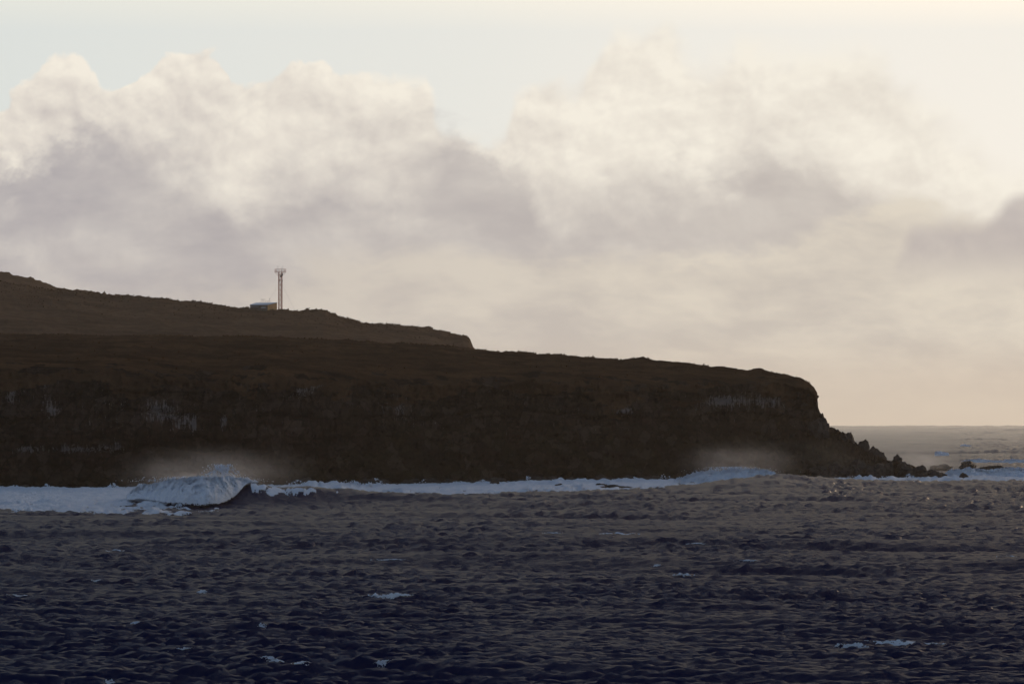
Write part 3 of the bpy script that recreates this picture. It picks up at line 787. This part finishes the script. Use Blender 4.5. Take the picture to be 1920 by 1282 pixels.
    pale = spot(590, 722, 22, 12, .75) + spot(565, 735, 12, 10, .5) + spot(1140, 740, 22, 7, .6) + spot(1163, 768, 22, 9, .75) + spot(1355, 752, 34, 10, .85) + spot(1440, 752, 44, 16, .6) \
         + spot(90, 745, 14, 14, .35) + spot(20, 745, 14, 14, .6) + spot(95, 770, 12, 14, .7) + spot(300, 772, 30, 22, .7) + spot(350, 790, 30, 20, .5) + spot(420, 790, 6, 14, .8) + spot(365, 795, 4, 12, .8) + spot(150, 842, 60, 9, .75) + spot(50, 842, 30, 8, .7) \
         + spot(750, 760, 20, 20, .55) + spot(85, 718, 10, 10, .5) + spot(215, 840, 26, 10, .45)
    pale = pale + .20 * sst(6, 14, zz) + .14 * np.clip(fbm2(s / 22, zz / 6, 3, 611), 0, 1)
    pale = np.concatenate([pale, np.zeros_like(zp), np.zeros_like(zb)])
    tal = np.concatenate([np.clip(tz * 1.3 + .35 * (gpx > 640) + 0 * zz, 0, 1) , np.zeros_like(zp), np.zeros_like(zb)])
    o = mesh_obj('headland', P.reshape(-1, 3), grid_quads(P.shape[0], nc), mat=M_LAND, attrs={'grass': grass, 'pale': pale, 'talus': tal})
    tag(o, 'dark basalt sea cliff topped by a brown grass plateau', 'headland', kind='structure')
    return px, top, front
HPX, HTOP, HFRONT = headland()

def ridge(name, label, pxs, step, rows_, Dfront, Dcrest, zfront, crest, amp, seed, endcliff=None):
    px = np.arange(pxs[0], pxs[1], step); t = (px - 960) / F
    q = np.linspace(0, 1, rows_)[:, None]
    zc = zat(lerp(px, crest), Dcrest)
    kk = np.exp(-np.linspace(-2, 2, 181) ** 2); kk /= kk.sum(); zcs = np.convolve(np.pad(zc, 90, mode='edge'), kk, 'valid')
    cn = fbm2(px / 7, px * 0 + seed + .5, 3, seed + 60) * .35 + np.clip(fbm2(px / 3, px * 0 + seed + .5, 2, seed + 64) - .3, 0, 1) * .5
    if endcliff: zcs = np.where(px > endcliff, zc, zcs * (1 - sst(endcliff - 40, endcliff, px)) + zc * sst(endcliff - 40, endcliff, px))
    D = Dfront + (Dcrest - Dfront) * q + 0 * px[None, :]
    z = zfront + (zcs[None, :] - zfront) * (q ** .9) + (zc - zcs)[None, :] * q ** 5 + cn[None, :] * q ** 60
    x = t[None, :] * D
    z = z + (fbm2(x / 40, D / 40, 3, seed) * 1.8 * np.sin(np.pi * q) ** .7 + fbm2(x / 12, D / 10, 4, seed + 1, .6) * .9 + np.clip(fbm2(x / 6, D / 12, 3, seed + 4) - .4, 0, 1) * 1.4) * amp
    qb = np.linspace(0, 1, 12)[1:, None]
    Db_ = Dcrest + qb * 380 + 0 * px[None, :]
    zb = z[-1][None, :] + (-3 - z[-1])[None, :] * sst(0, 1, qb) ** 1.3
    P = np.concatenate([np.stack([x, D, z], -1), np.stack([t[None, :] * Db_, Db_, zb], -1)])
    o = mesh_obj(name, P.reshape(-1, 3), grid_quads(P.shape[0], len(px)), mat=M_HILL)
    tag(o, label, 'hill', kind='structure')
    return px, P
MID = [(-1500, 420), (-300, 500), (0, 528), (60, 537), (120, 545), (190, 551), (300, 559), (400, 570), (450, 577), (520, 581), (560, 582), (610, 582), (630, 590), (650, 598), (680, 605), (720, 608), (780, 612), (800, 614), (830, 620), (850, 625), (868, 629), (879, 634), (883, 642), (887, 652), (896, 660), (905, 690)]
MPX, MIDP = ridge('ridge', 'brown grassy ridge carrying the hut and mast behind the plateau', (-400, 906), 1.3, 90, 1870, 2290, 30.0, MID, .8, 91, endcliff=872)
FARR = [(-1500, 400), (-300, 475), (-60, 503), (0, 511), (15, 512), (30, 516), (60, 521), (85, 530), (105, 539), (130, 542), (160, 544), (185, 548), (205, 556), (240, 580)]
ridge('far_hill', 'faint farthest hill rising at the left edge behind the ridge', (-500, 240), 2.5, 50, 2700, 3300, 50.0, FARR, 1.0, 95)


# ------------------------------------------------------------------ tussock grass along the plateau and its skylines
def tussocks():
    r = np.random.default_rng(77)
    pts = []
    nr, nc, _ = HTOP.shape
    ok = np.where((HPX > -60) & (HPX < 1520))[0]
    n = 9000
    ci = r.choice(ok, n); ri = np.clip((nr * r.random(n) ** .75).astype(int), 2, nr - 1)
    sky_n = 5000
    ri[:sky_n] = nr - 1 - r.integers(0, 4, sky_n)
    p = HTOP[ri, ci] + r.normal(size=(n, 3)) * np.array([.2, .6, 0]); p[:, 2] -= .12
    dens = fbm2(p[:, 0] / 14, p[:, 1] / 30, 3, 99)
    keep = (dens + r.normal(size=n) * .3 > -.15) | (np.arange(n) < sky_n)
    p = p[keep]
    mi = np.where((MPX > -10) & (MPX < 878))[0]; n2_ = 4500
    p2 = MIDP[89 - (r.random(n2_) ** 4 * 30).astype(int), r.choice(mi, n2_)] + r.normal(size=(n2_, 3)) * np.array([.3, .8, 0]); p2[:, 2] -= .15
    p = np.concatenate([p, p2]); n = len(p)
    K = 5
    a = r.random((n, K)) * 2 * np.pi; h = (.16 + .42 * r.random((n, 1)) ** 3) * (.7 + .6 * r.random((n, K))); wd_ = .16 + .14 * r.random((n, K))
    lean = .25 + .35 * r.random((n, K))
    dirx, diry = np.cos(a), np.sin(a)
    b0 = np.stack([p[:, None, 0] - diry * wd_ + dirx * .1, p[:, None, 1] + dirx * wd_ + diry * .1, p[:, None, 2] + 0 * a], -1)
    b1_ = np.stack([p[:, None, 0] + diry * wd_ + dirx * .1, p[:, None, 1] - dirx * wd_ + diry * .1, p[:, None, 2] + 0 * a], -1)
    tp = np.stack([p[:, None, 0] + dirx * lean * h + .15 * h, p[:, None, 1] + diry * lean * h, p[:, None, 2] + h], -1)
    co = np.stack([b0, b1_, tp], 2).reshape(-1, 3)
    o = mesh_obj('tussock_grass', co, tris=np.arange(len(co)).reshape(-1, 3), mat=M_GRASS, smooth=False)
    tag(o, 'brown tussock grass covering the plateau and ridge', 'grass', kind='stuff')
def grass_mat():
    m, nt, b = new_mat('dry_tussock')
    p = pos(nt); n = noise(nt, p, .12, 5, .6)
    setc(nt, b, mix(nt, n.ramp(.35, .65), (0.0459, 0.0221, 0.0102), (0.0986, 0.0459, 0.0187)))
    b.inputs['Roughness'].default_value = .9; b.inputs['Specular IOR Level'].default_value = 0
    out = [q for q in nt.nodes if q.type == 'OUTPUT_MATERIAL'][0]
    t = nt.nodes.new('ShaderNodeBsdfTranslucent'); t.inputs[0].default_value = (.08, .05, .02, 1)
    ms = nt.nodes.new('ShaderNodeMixShader'); ms.inputs[0].default_value = .3
    nt.links.new(b.outputs[0], ms.inputs[1]); nt.links.new(t.outputs[0], ms.inputs[2]); nt.links.new(ms.outputs[0], out.inputs[0])
    return m
M_GRASS = grass_mat()
tussocks()


# ------------------------------------------------------------------ rocks and boulders
def rock_mesh(name, seed, squash=(1, 1, 1), sub=4, amp=.35, sharp=.5):
    bm = bmesh.new(); bmesh.ops.create_icosphere(bm, subdivisions=sub, radius=1)
    co = np.array([v.co[:] for v in bm.verts])
    r = np.random.default_rng(seed)
    # cut by random planes for facets
    d = np.ones(len(co))
    for _ in range(14):
        nrm = r.normal(size=3); nrm /= np.linalg.norm(nrm); c = co @ nrm
        lim = .50 + .38 * r.random()
        d = np.minimum(d, np.where(c > lim, lim / np.maximum(c, 1e-6), 1) * sharp + (1 - sharp) * 1) if sharp < 1 else np.minimum(d, np.where(c > lim, lim / np.maximum(c, 1e-6), 1))
    n = fbm3(co[:, 0] * 1.3 + seed, co[:, 1] * 1.3, co[:, 2] * 1.3, 4, seed, .5) * amp
    n += (fbm3(co[:, 0] * 3 + seed, co[:, 1] * 3, co[:, 2] * 3, 2, seed + 5, .5, True) - .8) * amp * .25
    co = co * (d + n)[:, None] * np.array(squash)
    for v, c in zip(bm.verts, co): v.co = c
    me = bpy.data.meshes.new(name); bm.to_mesh(me); bm.free()
    me.polygons.foreach_set('use_smooth', np.zeros(len(me.polygons), bool))
    me.materials.append(M_ROCK); me.update()
    return me
def rock(name, me, loc, s, rz=0.0, rx=0.0, label=None, cat='boulder', group=None):
    o = bpy.data.objects.new(name, me); COL.objects.link(o)
    o.location = loc; o.scale = s; o.rotation_euler = (rx, 0, rz)
    return tag(o, label, cat, group)
ROCKS = [rock_mesh('boulder', 200 + i, sub=4, amp=.30, sharp=1.0) for i in range(8)]
def at(px, row, D): return ((px - 960) / F * D, D, zat(row, D))
def placed(px, rowtop, rowbase, wpx, label, D=None, group='rocks around the end of the headland', name='boulder', depth=1.0, k=0, rz=None, cat='boulder'):
    D = D or CAM_H * F / (rowbase - LEVEL)
    zt, zb = zat(rowtop, D), zat(rowbase, D)
    h = (zt - zb); r = wpx / F * D / 2
    return rock(name, ROCKS[k % 8], ((px - 960) / F * D, D + r * .3, zb + h * .36), (r * 1.12, r * depth, h * .72), rz if rz is not None else .7 * k, 0, label, cat, group)
# the spur of broken rock running out from the cliff
SPUR = [
    (1538, 772, 832, 44, 1500, 'dark rock buttress at the foot of the sheer headland end'),
    (1562, 800, 846, 46, 1512, 'broken dark rock stack below the sheer headland end'),
    (1590, 812, 868, 50, 1515, 'broad dark rock block high on the spur of the headland'),
    (1583, 809, 830, 15, 1505, 'small knob of rock on top of the high spur'),
    (1613, 824, 872, 34, 1518, 'tall rounded rock pinnacle on the spur, near its middle'),
    (1632, 836, 876, 40, 1520, 'sloping dark rock just seaward of the tall rounded pinnacle'),
    (1650, 846, 878, 34, 1524, 'hazy rock block on the seaward side of the spur pinnacles'),
    (1684, 851, 880, 28, 1600, 'pale hazy rock standing behind the low end of the spur'),
    (1668, 858, 892, 22, 1480, 'lit rock on the lower spur with a pale cleft beside it'),
    (1640, 864, 897, 50, 1470, 'large low boulder at the waterline under the spur'),
    (1605, 862, 897, 46, 1470, 'wide low boulder at the waterline left of the spur end'),
    (1697, 866, 895, 38, 1480, 'jagged low rock toward the end of the spur'),
    (1718, 872, 896, 36, 1476, 'jagged rock second from the last on the spur'),
    (1740, 880, 897, 34, 1466, 'low rock ledge near the tip of the spur'),
    (1762, 885, 897, 30, 1460, 'pointed last rock at the tip of the spur'),
    (1570, 866, 895, 44, 1468, 'dark boulder at the waterline beneath the headland end'),
    (1535, 868, 894, 40, 1466, 'dark boulder at the waterline left of the headland end'),
]
for i, (a, b, c, w_, D, lab) in enumerate(SPUR): placed(a, b, c, w_, lab, D=D - 62, k=i, name='rock', cat='rock')
placed(1809, 886, 900, 19, 'lone jagged rock standing in the foam off the headland tip', k=3, name='sea_rock', cat='sea rock', D=1392, group='rocks off the headland')
placed(1820, 893, 901, 10, 'small stump beside the lone jagged rock in the foam', k=5, name='sea_rock', cat='sea rock', D=1390, group='rocks off the headland')
placed(1765, 868, 883, 62, 'hazy reef rock nearest the headland tip', k=1, D=1640, name='reef_rock', cat='reef', group='low reef rocks beyond the headland', depth=.6)
placed(1815, 864, 883, 80, 'highest middle rock of the low reef beyond the headland tip', k=2, D=1655, name='reef_rock', cat='reef', group='low reef rocks beyond the headland', depth=.5)
placed(1858, 872, 883, 48, 'flat outer rock of the low reef at the right', k=4, D=1630, name='reef_rock', cat='reef', group='low reef rocks beyond the headland', depth=.5)
placed(1905, 877, 883, 34, 'outermost flat rock of the low reef by the right edge', k=6, D=1630, name='reef_rock', cat='reef', group='low reef rocks beyond the headland', depth=.5)
placed(1150, 908, 921, 84, 'long flat dark rock awash in the surf below the cliff', D=1235, k=7, name='flat_rock', cat='rock', depth=.35, rz=.05, group='rocks awash in the surf')
placed(1122, 906, 916, 36, 'low brown rock touching the left end of the long flat rock', D=1262, k=2, name='flat_rock', cat='rock', depth=.5, rz=.1, group='rocks awash in the surf')
placed(1049, 904, 916, 17, 'rounded dark boulder alone in the surf left of the long flat rock', D=1262, k=0, group='rocks awash in the surf')
placed(927, 899, 912, 18, 'rounded dark boulder in the surf at the middle of the cliff', D=1290, k=4, group='rocks awash in the surf')
placed(943, 908, 913, 12, 'small low rock right of the rounded boulder in the surf', D=1285, k=5, group='rocks awash in the surf')
placed(968, 905, 910, 9, 'tiny rock in the surf between two rounded boulders', D=1300, k=6, group='rocks awash in the surf')
placed(1163, 908, 911, 10, 'tiny rock in the surf above the long flat rock', D=1290, k=1, group='rocks awash in the surf')
placed(1185, 907, 912, 8, 'tiny upright rock in the surf behind the right end of the long flat rock', D=1290, k=3, group='rocks awash in the surf')
rr = random.Random(5)
def shore(n, a, b, label, group, smin=.5, smax=1.9):
    for i in range(n):
        px = a + (b - a) * (i + rr.random()) / n
        D = float(lerp(px, DBASE)) - 2.5 - rr.random() * 7
        s = smin + (smax - smin) * rr.random() ** 1.8
        rock('boulder', ROCKS[rr.randrange(8)], ((px - 960) / F * D, D, s * .15), (s * 1.25, s, s * (.6 + .3 * rr.random())), rr.random() * 6.3, 0, label, 'boulder', group)
shore(26, 0, 290, 'small dark boulder at the waterline left of the big breaker', 'boulders at the waterline left of the big breaker', .4, 1.2)
shore(46, 560, 905, 'dark boulder at the cliff foot between the big breaker and the middle', 'boulders along the left middle of the cliff foot', .5, 2.2)
shore(56, 905, 1290, 'dark boulder along the cliff foot near the long flat rock', 'boulders along the right middle of the cliff foot', .5, 2.4)
shore(40, 1455, 1640, 'dark boulder at the waterline under the end of the headland', 'boulders under the end of the headland', .5, 2.0)


# ------------------------------------------------------------------ mast and hut on the ridge
M_RED = plain('red_oxide_steel', (.40, .07, .03), .6, 0.0, 6.0, .3)
M_GREY = plain('grey_steel', (.30, .30, .30), .45, .3)
M_DARK = plain('dark_equipment', (.03, .03, .032), .5)
M_TAN = plain('tan_cladding', (.55, .29, .11), .7, 0, 1.5, .18)
M_BROWN = plain('brown_cladding', (.13, .095, .065), .75, 0, 1.5, .2)
M_ROOF = plain('blue_grey_roof_sheet', (.40, .41, .44), .35, .2, 1.0, .12)
M_PALE = plain('pale_window', (.62, .64, .66), .3)
class MB:
    def __init__(s): s.v, s.f = [], []
    def box(s, c, d, rz=0.0):
        n = len(s.v); ca, sa = math.cos(rz), math.sin(rz)
        for z in (-.5, .5):
            for x, y in ((-.5, -.5), (.5, -.5), (.5, .5), (-.5, .5)):
                X, Y = x * d[0], y * d[1]
                s.v.append((c[0] + X * ca - Y * sa, c[1] + X * sa + Y * ca, c[2] + z * d[2]))
        for f in ((0, 3, 2, 1), (4, 5, 6, 7), (0, 1, 5, 4), (1, 2, 6, 5), (2, 3, 7, 6), (3, 0, 4, 7)): s.f.append(tuple(n + i for i in f))
    def bar(s, a, b, r, k=5):
        a, b = np.array(a, float), np.array(b, float); d = b - a; d /= np.linalg.norm(d)
        u = np.cross(d, (0, 0, 1)); u = u / np.linalg.norm(u) if np.linalg.norm(u) > 1e-4 else np.array((1., 0, 0)); w = np.cross(d, u)
        n = len(s.v)
        for p in (a, b):
            for i in range(k):
                t = 2 * math.pi * i / k; s.v.append(tuple(p + r * (math.cos(t) * u + math.sin(t) * w)))
        for i in range(k): j = (i + 1) % k; s.f.append((n + i, n + j, n + k + j, n + k + i))
        s.f.append(tuple(n + i for i in range(k))[::-1]); s.f.append(tuple(n + k + i for i in range(k)))
    def poly(s, pts, faces):
        n = len(s.v); s.v += [tuple(p) for p in pts]; s.f += [tuple(n + i for i in f) for f in faces]
    def build(s, name, mat, parent=None):
        me = bpy.data.meshes.new(name); me.from_pydata(s.v, [], s.f); me.materials.append(mat); me.update()
        o = bpy.data.objects.new(name, me); COL.objects.link(o)
        if parent: o.parent = parent
        return o
def ground_mid(px, q=89):
    i = int(np.argmin(np.abs(MPX - px))); return MIDP[q, i]
DM = 2283.0
def mast():
    gx = (525.5 - 960) / F * DM; gz = zat(581.5, DM)
    root = empty('lattice_mast', (gx, DM, gz), R(14))
    tag(root, 'tall reddish lattice mast with a railed top platform on the ridge', 'mast')
    Hm = zat(510.5, DM) - gz; w = .68
    cs = [(-w, -w), (w, -w), (w, w), (-w, w)]
    for x, y in cs:
        m = MB(); m.bar((x, y, -1.5), (x, y, Hm), .065, 6); m.build('leg', M_RED, root)
    m = MB(); nb = 15
    for k in range(nb):
        z0, z1 = Hm * k / nb, Hm * (k + 1) / nb
        for i in range(4):
            a, b = cs[i], cs[(i + 1) % 4]
            m.bar((*a, z0), (*b, z0), .075, 4)
            if k % 2: a, b = b, a
            m.bar((*a, z0), (*b, z1), .07, 4)
    o = m.build('bracing', M_RED, root); o['kind'] = 'stuff'
    m = MB(); m.box((0, 0, Hm + .06), (4.0, 4.0, .13)); pf = m.build('platform', M_RED, root)
    m = MB(); h = 1.15; e = 1.95
    for i in range(4):
        a = ((-e, -e), (e, -e), (e, e), (-e, e))[i]; b = ((e, -e), (e, e), (-e, e), (-e, -e))[i]
        for zz in (.55, h): m.bar((*a, Hm + .14 + zz), (*b, Hm + .14 + zz), .032, 4)
        for k in range(4):
            t = k / 4; x, y = a[0] + (b[0] - a[0]) * t, a[1] + (b[1] - a[1]) * t
            m.bar((x, y, Hm + .14), (x, y, Hm + .14 + h), .03, 4)
    m.build('railing', M_RED, root)
    for sx in (-1, 1):
        for sy in (-1, 1):
            m = MB(); m.bar((sx * w, sy * w, Hm - 1.5), (sx * 1.8, sy * 1.8, Hm), .05, 4); m.build('strut', M_RED, root)
    for x, hh, cross in ((-1.0, 2.5, .6), (.95, 2.7, 0), (.35, 1.9, 0)):
        m = MB(); m.bar((x, 0, Hm + .1), (x, 0, Hm + hh), .045, 5)
        if cross: m.bar((x - cross * .6, 0, Hm + hh - .1), (x + cross * .6, 0, Hm + hh - .1), .05, 4)
        m.build('antenna', M_GREY, root)
    m = MB(); m.bar((.0, -w - .05, Hm - 1.6), (0, -w - .4, Hm - 1.6), .33, 12); m.build('dish', M_DARK, root)
    m = MB(); m.box((-w, -w - .1, Hm - 3.4), (.35, .3, .4)); m.build('equipment_box', M_DARK, root)
    m = MB(); m.box((w, -w - .1, Hm - 3.4), (.35, .3, .4)); m.build('equipment_box', M_DARK, root)
    m = MB(); m.box((w * .9, -w - .1, Hm - 1.0), (.45, .3, .8)); m.build('equipment_box', M_DARK, root)
    m = MB(); m.bar((.25, -w - .02, 0), (.25, -w - .02, Hm), .03, 4); m.bar((.6, -w - .02, 0), (.6, -w - .02, Hm), .03, 4)
    for k in range(40): m.bar((.25, -w - .02, Hm * (k + .5) / 40), (.6, -w - .02, Hm * (k + .5) / 40), .02, 4)
    m.build('ladder', M_RED, root)
    for ex, ey, ez in ((-7.2, -1.5, .5), (5.6, -2.5, -.3), (1.0, 9.0, 0)):
        m = MB(); m.bar((w * (1 if ex > 0 else -1), 0, Hm * .68), (ex, ey, ez), .022, 4); m.build('guy_wire', M_GREY, root)
mast()
def hut():
    DH = 2278.0
    gx = (493 - 960) / F * DH; gz = zat(581, DH)
    k = DH / F      # metres per photo pixel at the hut
    root = empty('hut', (gx, DH, gz))
    tag(root, 'low tan hut with a pale metal roof beside the mast on the ridge', 'hut')
    xl, xm_, xr = (469 - 493) * k, (502 - 493) * k, (519 - 493) * k
    yf, yb, yr = -1.5, 5.0, .9            # front-left corner, back, right corner set back
    h0, h1 = (581 - 572.0) * k, (581 - 567.6) * k
    A = (xl, yf + .6, -1.2); B = (xm_, yf, -1.2); C = (xr, yr + .8, -1.2); Dk = (xl + 2.2, yb, -1.2)
    up = lambda p, h: (p[0], p[1], h)
    m = MB(); m.poly([A, B, up(B, h0), up(A, h0)], [(0, 1, 2, 3)]); m.build('front_wall', M_BROWN, root)
    m = MB(); m.poly([B, C, up(C, h1), up(B, h0)], [(0, 1, 2, 3)]); m.build('end_wall', M_TAN, root)
    m = MB(); m.poly([C, Dk, up(Dk, h1), up(C, h1)], [(0, 1, 2, 3)]); m.poly([Dk, A, up(A, h0), up(Dk, h1)], [(0, 1, 2, 3)]); m.build('rear_wall', M_BROWN, root)
    m = MB()
    ra, rb, rc, rd = (A[0] - .25, A[1] - .4, h0 + .02), (B[0] + .1, B[1] - .4, h0 + .02), (C[0] + .15, C[1] + .1, h1 + .06), (Dk[0], Dk[1], h1 + .06)
    th = .14
    m.poly([ra, rb, rc, rd] + [(p[0], p[1], p[2] + th) for p in (ra, rb, rc, rd)], [(3, 2, 1, 0), (4, 5, 6, 7), (0, 1, 5, 4), (1, 2, 6, 5), (2, 3, 7, 6), (3, 0, 4, 7)])
    m.build('roof', M_ROOF, root)
    m = MB(); m.box((xl + 1.6, yf - .5, h0 - .62), (3.6, 1.6, .10)); m.build('porch_roof', M_ROOF, root)
    for x in (xl - .25, xl + .15):
        m = MB(); m.bar((x, yf - 1.1, -1.2), (x, yf - 1.1, h0 - .6), .05, 5); m.build('post', M_GREY, root)
    m = MB(); m.box(((494 - 493) * k, yf - .02 + .12, .95), (1.8, .10, .20)); m.build('window', M_PALE, root)
    m = MB()
    z0 = h1 + .2
    for i in range(5): m.bar((-.9 + i * .9, 2.0, z0 - .1), (-.9 + i * .9, 2.0, z0 + (.55 if i < 2 else .65)), .03, 4)
    m.bar((-1.0, 2.0, z0 + .35), (2.8, 2.0, z0 + .35), .03, 4); m.bar((.9, 2.0, z0 + .62), (2.8, 2.0, z0 + .62), .03, 4)
    m.build('roof_rail', M_GREY, root)
    for x, h_ in ((-.8, 1.25), (-.3, 1.15), (.1, 1.15), (.7, 1.25), (2.6, 1.5)):
        m = MB(); m.bar((x, 2.0, z0 + .4), (x, 2.0, z0 + h_), .025, 4); m.box((x, 2.0, z0 + h_), (.16, .16, .26)); m.build('sensor', M_DARK, root)
hut()


# ------------------------------------------------------------------ drifting spray and the air itself
def spray(px, row, D, size, dens, label, seed):
    bm = bmesh.new(); bmesh.ops.create_icosphere(bm, subdivisions=3, radius=1)
    me = bpy.data.meshes.new('sea_spray'); bm.to_mesh(me); bm.free()
    o = bpy.data.objects.new('sea_spray', me); COL.objects.link(o)
    o.location = ((px - 960) / F * D, D, zat(row, D)); o.scale = size
    m = bpy.data.materials.new('spray_mist'); m.use_nodes = True; nt = m.node_tree; nt.nodes.clear()
    out = nt.nodes.new('ShaderNodeOutputMaterial'); pv = nt.nodes.new('ShaderNodeVolumePrincipled')
    pv.inputs['Color'].default_value = (.95, .95, .96, 1); pv.inputs['Anisotropy'].default_value = .45
    tcn = nt.nodes.new('ShaderNodeTexCoord'); p = V(nt, tcn.outputs['Object']); x, y, z = sep(nt, p)
    rad = (x * x + y * y + z * z)._m('SQRT')
    n = noise(nt, xyz(nt, x * 1.2 + z * .5, y, z + seed), 1.7, 4, .6)
    dn = rad.ramp(.15, .97, 1, 0).pow(1.7) * n.ramp(.32, .72) * dens
    nt.links.new(dn.k, pv.inputs['Density']); nt.links.new(pv.outputs[0], out.inputs['Volume'])
    me.materials.append(m)
    tag(o, label, 'spray', kind='stuff')
spray(395, 900, 1006, (11.5, 5, 2.0), .22, 'thick spray curling off the crest of the big breaker', 6)
spray(1385, 886, 1290, (11, 5, 1.7), .14, 'thick spray along the crest of the low curling breaker', 7)
spray(370, 893, 1040, (19, 10, 7.0), .05, 'drifting mist blown off the big breaker', 1)
spray(470, 885, 1060, (16, 9, 6.5), .026, 'thin mist right of the spray burst', 2)
spray(1385, 873, 1330, (19, 12, 7.5), .04, 'mist drifting above the low curling breaker', 3)
spray(1500, 865, 1420, (24, 10, 8.0), .022, 'mist hanging before the end of the headland', 4)
spray(1725, 868, 1560, (14, 14, 5.0), .05, 'mist drifting over the spur and reef', 5)

def haze():
    m = bpy.data.materials.new('haze_air'); m.use_nodes = True; nt = m.node_tree; nt.nodes.clear()
    out = nt.nodes.new('ShaderNodeOutputMaterial'); pv = nt.nodes.new('ShaderNodeVolumePrincipled')
    pv.inputs['Color'].default_value = (1.0, .90, .79, 1); pv.inputs['Density'].default_value = HAZE; pv.inputs['Anisotropy'].default_value = .62
    nt.links.new(pv.outputs[0], out.inputs['Volume'])
    b = MB(); b.box((0, 6900, 57), (26000, 14600, 134)); o = b.build('haze', m)
    tag(o, 'thin pale sea haze over the whole view', 'haze', kind='stuff')
HAZE = 1.6e-5
haze()
